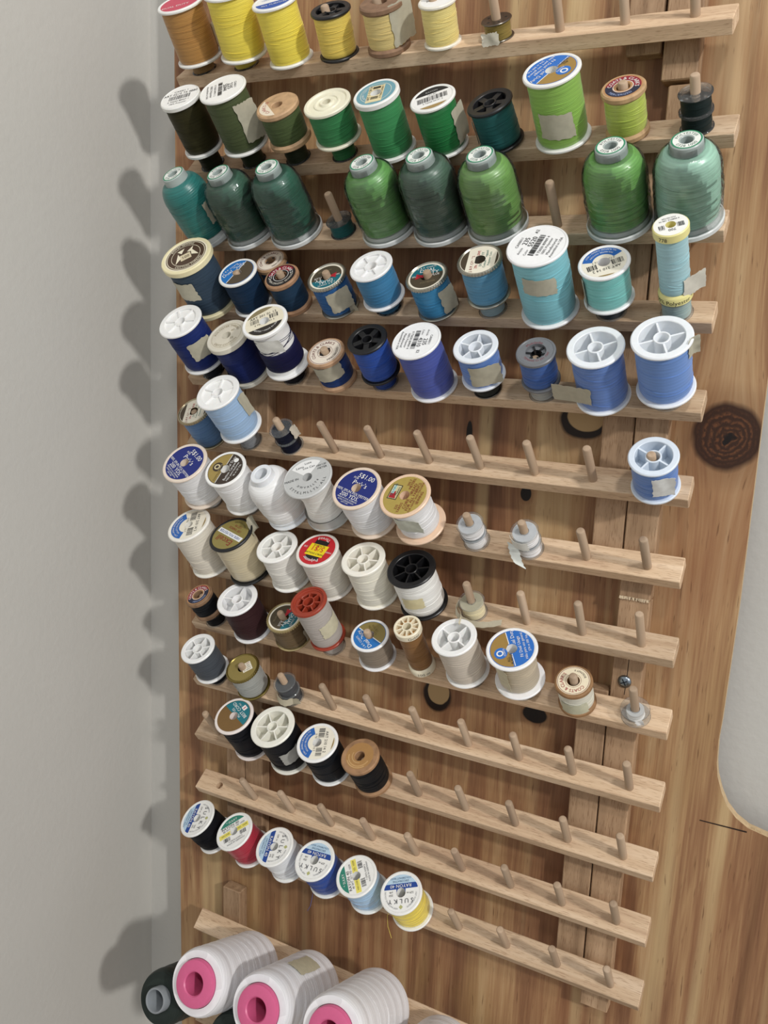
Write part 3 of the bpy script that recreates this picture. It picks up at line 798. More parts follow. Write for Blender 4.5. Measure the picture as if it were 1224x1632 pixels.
# ------------------------------------------------------------------ plywood board
def board_material():
    m, nt, b = new_mat('pine_plywood')
    N, Lk = nt.nodes.new, nt.links.new
    tc = N('ShaderNodeTexCoord')
    sep = N('ShaderNodeSeparateXYZ')
    Lk(tc.outputs['Object'], sep.inputs[0])

    def math_(op, a, c=None, d=None):
        n = N('ShaderNodeMath')
        n.operation = op
        for i, v in enumerate((a, c, d)):
            if v is None:
                continue
            if isinstance(v, (int, float)):
                n.inputs[i].default_value = v
            else:
                Lk(v, n.inputs[i])
        return n.outputs[0]
    knots = [(0.2158, 0.0798, 0.0215, 0.022), (0.1181, 0.0835, 0.0165, 0.013), (0.0297, 0.0661, 0.0024, 0.009), (0.0786, 0.0241, 0.0042, 0.0056), (0.014, -0.1556, 0.0120, 0.0140), (0.0987, -0.1518, 0.0098, 0.0072), (0.0467, 0.1897, 0.004, 0.006), (-0.0575, -0.1379, 0.006, 0.008)]
    X, Z = sep.outputs['X'], sep.outputs['Z']
    # warp the vertical grain so that it flows round the knots
    warp = X
    masks = []
    wob = N('ShaderNodeTexNoise')
    wob.inputs['Scale'].default_value = 60
    wob.inputs['Detail'].default_value = 2
    Lk(tc.outputs['Object'], wob.inputs['Vector'])
    for kx, kz, rx, rz in knots:
        dx = math_('SUBTRACT', X, kx)
        dz = math_('SUBTRACT', Z, kz)
        qx = math_('DIVIDE', dx, rx)
        qz = math_('DIVIDE', dz, rz)
        r2 = math_('ADD', math_('MULTIPLY', qx, qx), math_('MULTIPLY', qz, qz))
        q2 = math_('ADD', math_('MULTIPLY', qx, qx), math_('MULTIPLY', math_('MULTIPLY', qz, qz), 0.45))
        fall = math_('DIVIDE', 1.0, math_('ADD', 1.0, q2))
        warp = math_('SUBTRACT', warp, math_('MULTIPLY', math_('MULTIPLY', dx, fall), 0.85))
        masks.append(math_('MULTIPLY_ADD', math_('SUBTRACT', wob.outputs['Fac'], 0.5), 0.5, r2))
    cmb = N('ShaderNodeCombineXYZ')
    Lk(warp, cmb.inputs[0])
    Lk(Z, cmb.inputs[2])

    def noise(sx, sz, detail, dist=0.0):
        mp = N('ShaderNodeMapping')
        mp.inputs['Scale'].default_value = (sx, 1, sz)
        Lk(cmb.outputs[0], mp.inputs['Vector'])
        n = N('ShaderNodeTexNoise')
        n.inputs['Scale'].default_value = 1
        n.inputs['Detail'].default_value = detail
        n.inputs['Distortion'].default_value = dist
        Lk(mp.outputs['Vector'], n.inputs['Vector'])
        return n.outputs['Fac']
    big = noise(17, 1.6, 3, 0.9)
    mid = noise(120, 6, 4, 0.5)
    fine = noise(700, 22, 3)
    dash = noise(520, 45, 2)
    r = N('ShaderNodeValToRGB')
    cr = r.color_ramp
    cr.elements[0].position = 0.30
    cr.elements[0].color = lin('#664630')
    cr.elements[1].position = 0.78
    cr.elements[1].color = lin('#c6a880')
    for p, c in ((0.43, '#805a40'), (0.53, '#966f4f'), (0.63, '#ae8a63')):
        e = cr.elements.new(p)
        e.color = lin(c)
    mixv = math_('ADD', math_('MULTIPLY', big, 0.62), math_('ADD', math_('MULTIPLY', mid, 0.25), math_('MULTIPLY', fine, 0.13)))
    # the sheet is paler towards its right-hand edge, redder in the middle
    grad = N('ShaderNodeMapRange')
    grad.inputs['From Min'].default_value = 0.10
    grad.inputs['From Max'].default_value = 0.25
    grad.inputs['To Min'].default_value = 0.0
    grad.inputs['To Max'].default_value = 0.05
    Lk(X, grad.inputs['Value'])
    mixv = math_('MULTIPLY_ADD', math_('SUBTRACT', mixv, 0.5), 1.75, math_('ADD', 0.5, grad.outputs[0]))
    Lk(mixv, r.inputs['Fac'])
    col = r.outputs['Color']

    def over(col, fac, c, blend='MIX'):
        mx = N('ShaderNodeMix')
        mx.data_type = 'RGBA'
        mx.blend_type = blend
        mx.clamp_factor = True
        Lk(fac, mx.inputs['Factor'])
        Lk(col, mx.inputs['A'])
        mx.inputs['B'].default_value = c
        return mx.outputs['Result']

    def ramp01(v, a, c):
        mr = N('ShaderNodeMapRange')
        mr.inputs['From Min'].default_value = a
        mr.inputs['From Max'].default_value = c
        Lk(v, mr.inputs['Value'])
        return mr.outputs[0]
    hue = noise(9, 2.5, 2, 1.2)
    col = over(col, math_('MULTIPLY', ramp01(hue, 0.52, 0.72), 0.45), lin('#8c5a3c'))
    col = over(col, math_('MULTIPLY', ramp01(hue, 0.46, 0.30), 0.40), lin('#a58a5c'))
    streak = noise(34, 1.1, 2, 0.5)
    col = over(col, math_('MULTIPLY', ramp01(streak, 0.60, 0.72), 0.6), lin('#cdb487'))
    col = over(col, math_('MULTIPLY', ramp01(streak, 0.38, 0.26), 0.5), lin('#5f4028'))
    col = over(col, math_('MULTIPLY', ramp01(dash, 0.36, 0.28), 0.6), lin('#5b3b24'))
    ringn = N('ShaderNodeTexNoise')
    ringn.inputs['Scale'].default_value = 420
    ringn.inputs['Detail'].default_value = 3
    Lk(tc.outputs['Object'], ringn.inputs['Vector'])
    for i, (mk, kn) in enumerate(zip(masks, knots)):
        col = over(col, math_('MULTIPLY', ramp01(mk, 3.2, 0.9), 0.45), lin('#6b4429'))
        if i in (1, 4):      # plugged knot: pale end grain set in a ragged black ring
            kx, kz, rx, rz = kn
            col = over(col, ramp01(mk, 1.3, 0.95), lin('#22150e'))
            ox = math_('DIVIDE', math_('SUBTRACT', X, kx + 0.10 * rx), rx * 0.86)
            oz = math_('DIVIDE', math_('SUBTRACT', Z, kz + 0.22 * rz), rz * 0.86)
            o2 = math_('ADD', math_('MULTIPLY', ox, ox), math_('MULTIPLY', oz, oz))
            o2 = math_('MULTIPLY_ADD', math_('SUBTRACT', wob.outputs['Fac'], 0.5), 0.5, o2)
            col = over(col, ramp01(o2, 1.0, 0.86), lin('#b79a6e'))
        elif i == 0:
            col = over(col, ramp01(mk, 1.25, 0.9), lin('#382114'))
            ringw = math_('SINE', math_('MULTIPLY_ADD', math_('POWER', math_('MAXIMUM', mk, 0.0001), 0.5), 34.0, math_('MULTIPLY', ringn.outputs['Fac'], 5.0)))
            inner = math_('MULTIPLY', ramp01(mk, 0.85, 0.45), math_('MULTIPLY', ramp01(ringw, -0.6, 1.0), ramp01(ringn.outputs['Fac'], 0.36, 0.6)))
            col = over(col, math_('MULTIPLY', inner, 0.8), lin('#6f4529'))
            col = over(col, ramp01(mk, 0.02, 0.0), lin('#140c08'))
        elif i >= 6:
            col = over(col, math_('MULTIPLY', ramp01(mk, 1.4, 0.8), 0.6), lin('#56442e'))
        else:
            col = over(col, ramp01(mk, 1.2, 0.9), lin('#17100c'))
    Lk(col, b.inputs['Base Color'])
    b.inputs['Roughness'].default_value = 0.55
    b.inputs['Specular IOR Level'].default_value = 0.35
    bp = N('ShaderNodeBump')
    bp.inputs['Strength'].default_value = 0.3
    bp.inputs['Distance'].default_value = 0.0008
    Lk(math_('ADD', mid, math_('MULTIPLY', fine, 0.6)), bp.inputs['Height'])
    Lk(bp.outputs['Normal'], b.inputs['Normal'])
    return m


def slab(name, outline, y0, y1, mat, edge_mat, parent=None):
    n = len(outline)
    vs = [(x, y0, z) for x, z in outline] + [(x, y1, z) for x, z in outline]
    fs = [tuple(range(n)), tuple(range(2 * n - 1, n - 1, -1))]
    fs += [(i, n + i, n + (i + 1) % n, (i + 1) % n) for i in range(n)]
    mb = MB().add(vs, fs)
    me = mb.mesh(name, mat, smooth=0)
    me.materials.append(edge_mat)
    for p in me.polygons[2:]:
        p.material_index = 1
    return put(name, me, parent)


PLY_EDGE = plain('#c8ad86', 0.7, key='ply_edge', noise=0.2)
out = [(-0.26, 0.47), (0.2354, 0.47), (0.2364, 0.1214), (0.2369, -0.0325), (0.2354, -0.1218), (0.2347, -0.1365), (0.2354, -0.1539), (0.2371, -0.1644), (0.2412, -0.1761), (0.246, -0.1853), (0.2527, -0.1925), (0.2615, -0.1977), (0.275, -0.2003), (0.3098, -0.2039), (0.419, -0.2124), (0.419, -0.8), (-0.2754, -0.8), (-0.2717, -0.4357), (-0.2621, 0.2934)]
board = thing('plywood_board', 'knotty pine plywood board with rounded cutout, leaning behind the thread racks', 'board', Matrix.Translation((0, BOARD_Y, -0.8)))
pb = slab('panel', out, 0, BOARD_T, board_material(), PLY_EDGE)
pb.parent = board
pb.matrix_local = Matrix.Translation((0, 0, 0.8))
rng = random.Random(3)
# saw kerf beside the cutout and torn splinters along its edge
kerf = MB()
a, c = V(0.2288, -0.0002, -0.2019 + 0.8), V(0.261, -0.0002, -0.2009 + 0.8)
kerf.box(0, 1, 0, 1, 0, 1)
kerf.v = [(a.x + (c.x - a.x) * x, -0.0002 + 0.0004 * y, a.z + (c.z - a.z) * x + (z - 0.5) * 0.0011 * (1.0 if x else 0.7)) for x, y, z in kerf.v]
kerf.build('saw_kerf', plain('#2a1a10', 0.9, key='kerf'), board, smooth=0)
spl = MB()
for i in range(70):
    t = rng.random()
    x = 0.256 + 0.05 * t
    z = -0.1985 - (x - 0.256) * 0.16 + 0.8
    ln = rng.uniform(0.001, 0.0032)
    spl.tube([(x, rng.uniform(0.0003, 0.004), z - 0.002), (x + rng.uniform(-0.002, 0.002), rng.uniform(0.0003, 0.003), z + ln)], 0.00015, 3)
sp_o = spl.build('splinters', plain('#e2cba0', 0.8, key='splinter'), board, smooth=0)
sp_o['kind'] = 'stuff'

# ------------------------------------------------------------------ racks
def peg_mesh(PEG_L=PEG_L):
    r = 3.05 * MM
    mb = MB().lathe([(0.0, PEG_L - 0.0002), (r * 0.55, PEG_L), (r * 0.82, PEG_L - 0.0004), (r, PEG_L - 0.0014), (r, 0.0), (r, -0.006)], 14)
    return mb.mesh('peg', PEG, smooth=35)


PEG_ME = peg_mesh()
PEG_SHORT = peg_mesh(0.024)
SHORT = {(1, 6)} | {(12, j) for j in range(6)}


def slat_mesh(r, k, hole=None):
    x0, x1 = -0.2246 + RDX[k] + ROWDX[r], 0.2010 + RDX[k] + ROWDX[r]
    mb = MB().cbox(x0, x1, -SLAT_W / 2, SLAT_W / 2, -SLAT_T, 0, 0.0005)
    if hole is None:
        return mb.mesh('slat', SLAT, smooth=0)
    # open peg hole: front face rebuilt as a fan round a recess
    hx, hy, hr, dep = hole.x, hole.y, 0.0033, 0.007
    fs = [f for f in mb.f if not all(abs(mb.v[i][2]) < 1e-7 for i in f)]
    mb.f = fs
    n = 16
    b = 0.0005
    sq = 0.009
    ring = [(hx + hr * math.cos(2 * math.pi * i / n), hy + hr * math.sin(2 * math.pi * i / n)) for i in range(n)]
    outer = []
    for i in range(n):
        cx, cy = math.cos(2 * math.pi * i / n), math.sin(2 * math.pi * i / n)
        s = 1 / max(abs(cx), abs(cy))
        oy = cy * s
        outer.append((hx + cx * s * sq, (SLAT_W / 2 - b) * oy))
    vs = [(x, y, 0) for x, y in ring] + [(x, y, 0) for x, y in outer] + [(x, y, -dep) for x, y in ring]
    ff = [(i, n + i, n + (i + 1) % n, (i + 1) % n) for i in range(n)]
    ff += [(i, (i + 1) % n, 2 * n + (i + 1) % n, 2 * n + i) for i in range(n)]
    ff.append(tuple(2 * n + i for i in range(n)))
    mb.add(vs, ff)
    for xa, xb in ((x0 + b, hx - sq), (hx + sq, x1 - b)):
        mb.add([(xa, -SLAT_W / 2 + b, 0), (xb, -SLAT_W / 2 + b, 0), (xb, SLAT_W / 2 - b, 0), (xa, SLAT_W / 2 - b, 0)], [(0, 1, 2, 3)])
    return mb.mesh('slat', SLAT, smooth=0)


def batten(rack, rz, x0, x1, z0, z1, y0=BATTEN_Y, y1=BOARD_Y - 0.0003):
    mb = MB().cbox(z0, z1, -(x1 - x0) / 2, (x1 - x0) / 2, y0, y1, 0.0008)
    xc = (x0 + x1) / 2
    mb.v = [(xc + q[1], q[2], q[0] - rz) for q in mb.v]
    return mb.build('batten', BATTEN, rack, smooth=0)


RACKS = []
RACK_INFO = [((0,), 0.3000, 'pale wooden thread rack slat with yellow spools and empty pegs at the top edge'),
             (range(1, 7), -0.045, 'upper pale wooden thread rack with six pegged slats of green, blue and white spools'),
             (range(7, 13), -0.390, 'lower pale wooden thread rack with six pegged slats, many pegs empty'),
             ((13, 14), -0.62, 'bottom wooden rack slat carrying the big thread cones')]
for k, (rows, rz, lab) in enumerate(RACK_INFO):
    rk = thing('thread_rack', lab, 'thread rack', Matrix.Translation((0, 0, rz)), 'wooden thread racks on the board')
    RACKS.append(rk)
    for r in rows:
        m = row_frame(r)
        m.translation.z -= rz
        hole = peg_local(11, 0) if r == 11 else None
        s = put('slat', slat_mesh(r, k, hole), rk, m)
        for j in range(10):
            if r == 11 and j == 0:
                continue
            if r >= 13 and j not in (1, 3, 5, 7):
                continue
            put('peg', PEG_SHORT if (r, j) in SHORT else PEG_ME, s, Matrix.Translation(peg_local(r, j)))
batten(RACKS[0], 0.30, 0.1529, 0.1749, 0.3025, 0.47, y0=0.012)
batten(RACKS[0], 0.30, 0.1285, 0.1509, 0.32, 0.47)
batten(RACKS[0], 0.30, -0.2018, -0.1799, 0.3089, 0.47)
batten(RACKS[1], -0.045, 0.1578, 0.1797, -0.0393, 0.3, y0=0.013)
batten(RACKS[1], -0.045, 0.1348, 0.1568, -0.0169, 0.2791)
batten(RACKS[1], -0.045, -0.1993, -0.1774, -0.0239, 0.2791)
batten(RACKS[1], -0.045, -0.1766, -0.1521, -0.0169, 0.3)
batten(RACKS[2], -0.390, 0.1578, 0.1797, -0.3825, -0.0403)
batten(RACKS[2], -0.390, 0.1348, 0.1568, -0.3517, -0.1133)
batten(RACKS[2], -0.390, -0.1993, -0.1776, -0.3517, -0.0437)
batten(RACKS[2], -0.390, -0.1769, -0.1567, -0.3666, -0.1133)
batten(RACKS[3], -0.62, -0.205, -0.1837, -0.62, -0.4118)
batten(RACKS[3], -0.62, 0.1509, 0.1727, -0.62, -0.4217)
# frayed cut end of the upper rack's right batten and the split in the lower one
fr = MB()
for i in range(110):
    x = rng.uniform(0.1583, 0.1793)
    z = -0.0393 + 0.045
    fr.tube([(x, 0.0128, z + 0.0012), (x + rng.uniform(-.0004, .0004), 0.0123, z - rng.uniform(0.0002, 0.0012))], 0.00012, 3)
fo = fr.build('frayed_edge', plain('#e6d2b2', 0.8, key='splinter'), RACKS[1], smooth=0)
fo['kind'] = 'stuff'
cr = MB()
pts = [(0.1688, 0.01385, -0.070), (0.1692, 0.01385, -0.088), (0.1690, 0.01385, -0.102), (0.1683, 0.01385, -0.113)]
for p, q in zip(pts, pts[1:]):
    cr.add([(p[0] - .0002, p[1], p[2] + .39), (p[0] + .0003, p[1], p[2] + .39), (q[0] + .0003, q[1], q[2] + .39), (q[0] - .0002, q[1], q[2] + .39)], [(0, 1, 2, 3)])
cr.build('split', plain('#2b1c12', 0.9, key='kerf'), RACKS[2], smooth=0)
# round screw head fixing the lower rack
STEEL = plain('#8f9aa3', 0.28, 1.0, key='steel')
sm = Matrix.Translation((0.1676, BATTEN_Y, -0.1028)) @ Matrix.Rotation(math.pi / 2, 4, 'X')
scw = thing('screw', 'round bright steel screw head on the batten above the clear bobbin', 'screw', sm)
MB().lathe([(0.0, 0.0022), (0.0021, 0.0021), (0.0038, 0.0015), (0.0048, 0.0005), (0.0050, 0.0), (0.004, -0.006), (0.0, -0.006)], 24).build('head', STEEL, scw)
dk = MB()
dk.box(-0.0026, 0.0026, -0.0004, 0.0004, 0.0015, 0.00235, rot=0.5)
dk.box(-0.0004, 0.0004, -0.0026, 0.0026, 0.0015, 0.00235, rot=0.5)
dk.build('cross_slot', plain('#3a3f45', 0.4, 1.0, key='slot'), scw, smooth=0)

# ------------------------------------------------------------------ spool parts
TAPE = {}


def tape_mat(hexc):
    if hexc not in TAPE:
        TAPE[hexc] = plain(hexc, 0.6, key='masking_tape', noise=0.1)
        TAPE[hexc].node_tree.nodes['Principled BSDF'].inputs['Transmission Weight'].default_value = 0.0
    return TAPE[hexc]


def add_tape(parent, Rt, phi, zc, w, h, lift, hexc, seed, f0=0.05, name='masking_tape'):
    rg = random.Random(seed)
    NX, NY = 12, 9
    rows = []
    phi = math.radians(phi)
    top = [rg.uniform(-.5, .5) for _ in range(NX + 1)]
    bot = [rg.uniform(-.5, .5) for _ in range(NX + 1)]
    lft = [rg.uniform(-.6, .6) for _ in range(NY + 1)]
    rgt = [rg.uniform(-.6, .6) for _ in range(NY + 1)]
    sk = rg.uniform(-.14, .14)
    for iy in range(NY + 1):
        v = iy / NY - 0.5
        row = []
        for ix in range(NX + 1):
            u = ix / NX - 0.5
            s = u * w + (lft[iy] * max(0, -u) + rgt[iy] * max(0, u)) * 2
            z = zc + v * h + (top[ix] * max(0, v) + bot[ix] * max(0, -v)) * 2.0 + sk * s
            side = 1 if lift >= 0 else -1
            t = max(0.0, (u * side + 0.5 - 0.45) / 0.55)
            smax = 1.0
            # the stuck half follows the winding, the rest peels off along a tangent
            s0 = (-f0 * side) * w
            if lift and s * side > s0 * side:
                a0 = phi + s0 / (Rt * 1000)
                tang = V(-math.sin(a0), math.cos(a0), 0)
                nrm = V(math.cos(a0), math.sin(a0), 0)
                p = nrm * Rt + tang * (s - s0) * MM + nrm * (abs(lift) * t * t) * MM * 0.5
                nn = nrm
            else:
                a = phi + s / (Rt * 1000)
                nn = V(math.cos(a), math.sin(a), 0)
                p = nn * Rt
            wr = 0.25 * math.sin(7 * u + 5 * v + seed) * MM
            row.append((p + V(0, 0, z * MM) + nn * (0.00035 + wr * (0.5 if lift == 0 else 1.0) * 0.6), nn))
        rows.append(row)
    return MB().shell(rows, 0.00016).build(name, tape_mat(hexc), parent, smooth=60)


def winding(mb, prof, seg=40, wraps=6, seed=0, rr=None):
    rg = random.Random(seed)
    mb.lathe(prof, seg)
    z0, z1 = prof[0][1], prof[-1][1]

    def rad(z):
        for (ra, za), (rb, zb) in zip(prof, prof[1:]):
            if za <= z <= zb and zb > za:
                return ra + (rb - ra) * (z - za) / (zb - za)
        return prof[len(prof) // 2][0]
    for _ in range(wraps):
        a0 = rg.uniform(-2.6, -1.2)
        span = rg.uniform(1.2, 3.0)
        za = rg.uniform(z0 + 0.15 * (z1 - z0), z1 - 0.2 * (z1 - z0))
        dz = rg.uniform(-0.12, 0.12) * (z1 - z0)
        pts = []
        for i in range(15):
            t = i / 14
            z = min(max(za + dz * t, z0 + .0005), z1 - .0005)
            r = rad(z) + 0.00012 * math.sin(math.pi * t)
            pts.append((r * math.cos(a0 + span * t), r * math.sin(a0 + span * t), z))
        mb.tube(pts, 0.00017, 4)
    return mb


def thread_profile(Rt, z0, z1, seed, n=16, bulge=0.012):
    rg = random.Random(seed)
    prof = [(Rt * 0.93, z0)]
    for i in range(n + 1):
        t = i / n
        e = 1 - 0.05 * (max(0, 1 - t / 0.06) ** 2 + max(0, 1 - (1 - t) / 0.06) ** 2)
        prof.append((Rt * (e + bulge * math.sin(math.pi * t) + rg.uniform(-.006, .006)), z0 + 0.0002 + (z1 - z0 - 0.0004) * t))
    prof.append((Rt * 0.93, z1))
    return prof


def spool_matrix(sp):
    r, j = sp['r'], sp['j']
    F = row_frame(r)
    pb = F @ peg_local(r, j)
    ex, n = F.col[0].xyz, F.col[2].xyz
    B = pb + n * sp['bot'] * MM + ex * sp['dx'] * 0.3 * MM
    T = pb + n * sp['top'] * MM + ex * sp['dx'] * MM
    z = (T - B)
    H = z.length
    z.normalize()
    x = (ex - z * ex.dot(z)).normalized()
    y = z.cross(x)
    m = Matrix.Identity(4)
    for i, c in enumerate((x, y, z)):
        m[0][i], m[1][i], m[2][i] = c
    m.translation = B
    return m, H


def flange_prof(R, t, z, rin):
    return [(rin, z), (R - 0.0006, z), (R, z + 0.0006), (R, z + t - 0.0006), (R - 0.0006, z + t), (rin, z + t)]


CATS = 'thread spool'


def build_spool(sp, idx):
    m, H = spool_matrix(sp)
    R = sp['R'] * MM
    k = sp['k']
    rg = random.Random(idx * 17 + 5)
    root = thing('thread_spool', sp['t'], CATS, m, sp.get('g', 'thread spools on the pegs'))
    fcol = sp['f']
    la = sp.get('la', 0)
    t = sp.get('ht', 2.2) * MM
    shine = sp.get('shine', 0)
    thr = thread_mat(sp['c'], shine)
    slim = sp.get('slim', 0.895)
    Rt = R * slim
    if k in ('solid', 'plain', 'disc', 'spoke'):
        fm = plain(fcol, 0.38, key='plastic', sss=0.08 if fcol[1] in 'ef' else 0)
        rh = 0.0
        lab = sp.get('lab')
        if lab and lab not in ('white', 'barwhite', 'textwhite', 'text235', 'text431', 'bluewhite', 'pinkdark', 'excel', 'redfive', 'blackbar', 'emblem'):
            rh = 0.0040 if not sp.get('big') else 0.0070
        bottom = MB().lathe(flange_prof(R, t if t < 0.003 else t * 0.8, 0.0, 0.0034), 48)
        bottom.lathe([(0.0036, 0.001), (0.0036, H - 0.010)], 20)
        if k == 'disc':
            bottom = MB().lathe(flange_prof(R * 0.97, 0.0022, 0.0, 0.0034), 48)
            bottom.lathe([(R * 0.93, 0.002), (R * 0.9, 0.010)], 48)
            bottom.build('flange', DISC, root)
        else:
            bottom.build('flange', fm, root)
        z0, z1 = (t if t < 0.003 else t * 0.8), H - t
        if k == 'spoke':
            n = sp['n']
            fat = sp.get('fat')
            shallow = sp.get('shallow')
            D = 0.0016 if shallow else 0.006 if fat else min(0.013, H * 0.42)
            Ri = R * (0.74 if not fat else 0.72)
            if sp.get('rimmed'):
                Ri = R * 0.62
            hr = 0.0052 if not fat else 0.0046
            tt = 0.0022
            top = MB()
            prof = [(Ri, H - D), (Ri, H - 0.0004), (Ri + 0.0004, H), (R - 0.0007, H), (R, H - 0.0007), (R, H - tt + 0.0005), (R - 0.0005, H - tt), (Ri, H - tt)]
            if sp.get('rimmed'):
                prof = [(Ri, H - D), (Ri, H - 0.0024), (Ri + 0.0004, H - 0.002), (R * 0.78, H - 0.002), (R * 0.8, H - 0.0012), (R * 0.84, H - 0.001), (R * 0.86, H), (R - 0.0005, H), (R, H - 0.0006), (R, H - tt), (Ri, H - tt - 0.001)]
            top.lathe(prof, 48)
            top.lathe([(hr, H - D), (Ri, H - D)], 40)
            top.lathe([(hr, H - D), (hr, H - 0.0008), (hr - 0.0003, H - 0.0005), (hr - 0.0010, H - 0.0006), (hr - 0.0012, H - 0.001), (hr - 0.0012, max(0.001, H - 0.03))], 24)
            fo = top.build('flange', fm, root)
            hw = 0.0006 if not fat else 0.0021
            sm = MB().box(hr - 0.0006, Ri + 0.0004, -hw, hw, H - D, H - (0.0012 if not shallow else 0.0002))
            sme = sm.mesh('spoke', fm, smooth=0)
            for i in range(n):
                put('spoke', sme, fo, Matrix.Rotation(math.radians(la) + 2 * math.pi * i / n, 4, 'Z'))
            z1 = H - tt
            if sp.get('rimmed'):
                z1 = H - tt - 0.001
        elif k == 'plain':
            top = MB().lathe([(0.0032, H - 0.012), (0.0032, H + 0.0002), (0.0048, H + 0.0004), (0.0056, H - 0.0010), (R * 0.44, H - 0.0010), (R * 0.47, H - 0.0002), (R * 0.54, H - 0.0002), (R * 0.57, H - 0.0010), (R * 0.8, H - 0.0010), (R * 0.86, H), (R - 0.0007, H), (R, H - 0.0007), (R, H - t), (0.004, H - t)], 48)
            fo = top.build('flange', fm, root)
        else:
            Rl = R * (0.87 if lab not in ('barwhite', 'text235', 'text431', 'textwhite') else 0.92)
            if sp.get('k') == 'disc':
                Rl = R * 0.93
            rim = 0.0003
            prof = ([(rh, max(0.002, H - 0.012)), (rh, H - rim)] if rh else [(0.0, H - rim)]) + \
                [(Rl, H - rim), (Rl + 0.0003, H), (R - 0.0007, H), (R, H - 0.0007), (R, H - t + 0.0005), (R - 0.0005, H - t), (0.004, H - t)]
            fo = MB().lathe(prof, 48).build('flange', fm if k != 'disc' else plain('#c9cac8', 0.35, key='plastic'), root)
            if sp.get('big'):
                dkm = plain('#26272a', 0.4, key='plastic')
                fin = MB().box(0.0036, 0.0071, -0.0006, 0.0006, H - 0.011, H - 0.002).mesh('fin', dkm, smooth=0)
                for q in range(6):
                    put('fin', fin, fo, Matrix.Rotation(math.pi * q / 3, 4, 'Z'))
                MB().lathe([(0.0034, H - 0.006), (0.0071, H - 0.0075)], 24).build('inner_plate', dkm, fo)
            if lab:
                make_label(root, lab, Rl * 0.985, H - rim + 0.00002, la, rh, rg)
        if sp.get('half'):
            zc = z0 + (z1 - z0) * sp['half']
            core = MB().lathe([(R * 0.80, z0), (R * 0.80, z1)], 40)
            core.build('core', fm, root)
            prof = thread_profile(Rt * 0.97, z0 + 0.0035, zc, idx)
            winding(MB(), prof, 44, 5, idx).build('thread', thr, root)
            ex = MB()
            for i in range(5):
                pts = []
                za = zc + rg.uniform(0.0, 0.012)
                for q in range(30):
                    a = 2 * math.pi * q / 29
                    pts.append((R * 0.808 * math.cos(a), R * 0.808 * math.sin(a), za + 0.004 * math.sin(a + i)))
                ex.tube(pts, 0.00022, 4)
            ex.build('loose_thread', thr, root)
        else:
            if k == 'disc':
                prof = [(R * 0.55, 0.008)] + [(R * (0.66 + 0.16 * abs(2 * i / 10 - 1) ** 1.5), 0.009 + (z1 - 0.0095) * i / 10) for i in range(11)]
            else:
                prof = thread_profile(Rt, z0, z1, idx)
            winding(MB(), prof, 44, 7, idx).build('thread', thr, root)
    elif k == 'wood':
        fm = wood_spool_mat(fcol)
        rh = 0.0042
        Rt = R * 0.9
        bo = MB().lathe([(rh, 0), (R - 0.0008, 0), (R, 0.0008), (R, 0.0032), (R * 0.8, 0.006), (R * 0.5, 0.007), (R * 0.5, H - 0.007)], 44)
        bo.build('flange', fm, root)
        tp = MB().lathe([(rh, H - 0.018), (rh, H - 0.0005), (rh + 0.0005, H), (R - 0.0009, H), (R, H - 0.0009), (R, H - 0.0032), (R * 0.8, H - 0.006), (R * 0.5, H - 0.007)], 44)
        tp.build('flange', fm, root)
        if sp.get('lab'):
            make_label(root, sp['lab'], R * 0.86, H + 0.00002, la, rh * 1.1, rg)
        prof = thread_profile(Rt, 0.0036, H - 0.0036, idx, bulge=0.02)
        winding(MB(), prof, 44, 7, idx).build('thread', thr, root)
    elif k == 'metal':
        fm = plain(fcol, 0.3, 0.9, key='metal')
        rh = 0.0042

        def knurl(r, z, a, i):
            return r * (1 + (0.018 * math.cos(46 * a) if r > R * 0.97 else 0))
        MB().lathe([(0.004, 0), (R * 0.97, 0), (R, 0.0006), (R, 0.0012), (R * 0.94, 0.0017), (R * 0.6, 0.0014)], 96).build('flange', fm, root)
        MB().lathe([(rh, H - 0.012), (rh, H - 0.0006), (R * 0.88, H - 0.0006), (R * 0.92, H + 0.0002), (R * 0.965, H + 0.0001), (R, H - 0.0008), (R, H - 0.0020), (R * 0.95, H - 0.0026), (R * 0.6, H - 0.0022)], 184, mod=knurl).build('flange', fm, root)
        make_label(root, sp['lab'], R * 0.875, H - 0.00055, la, rh, rg)
        prof = thread_profile(R * 0.91, 0.0018, H - 0.0026, idx)
        winding(MB(), prof, 44, 7, idx).build('thread', thr, root)
    elif k in ('tall', 'tallspoke'):
        fm = plain(fcol, 0.4, key='plastic', sss=0.06)
        tb = 0.0065
        Rt = R * 0.88
        MB().lathe([(0.0036, 0), (R - 0.0006, 0), (R, 0.0006), (R, tb - 0.001), (R - 0.0006, tb), (R * 0.86, tb + 0.001)], 40).build('flange', fm, root)
        if k == 'tall':
            MB().lathe([(0.0030, H - 0.012), (0.0030, H), (R - 0.0006, H), (R, H - 0.0006), (R, H - tb + 0.001), (R * 0.86, H - tb)], 40).build('flange', fm, root)
            make_label(root, sp['lab'], R * 0.93, H + 0.00002, la, 0.003, rg)
            band = MB()
            vs, fs = text_polys('100% Polyester *', 0.0042)
            vv = []
            for x, y in vs:
                a = math.radians(-88) + x / R
                vv.append(((R + 0.00006) * math.cos(a), (R + 0.00006) * math.sin(a), tb / 2 + y))
            band.add(vv, fs)
            band.build('lettering', plain(INK, 0.5, key='paper'), root, smooth=0)
            band = MB()
            vs, fs = text_polys('778', 0.0035)
            vv = []
            for x, y in vs:
                a = math.radians(-105) + x / R
                vv.append(((R + 0.00006) * math.cos(a), (R + 0.00006) * math.sin(a), H - tb / 2 + y))
            band.add(vv, fs)
            band.build('lettering', plain(INK, 0.5, key='paper'), root, smooth=0)
        else:
            Ri, hr, D = R * 0.82, 0.0042, 0.007
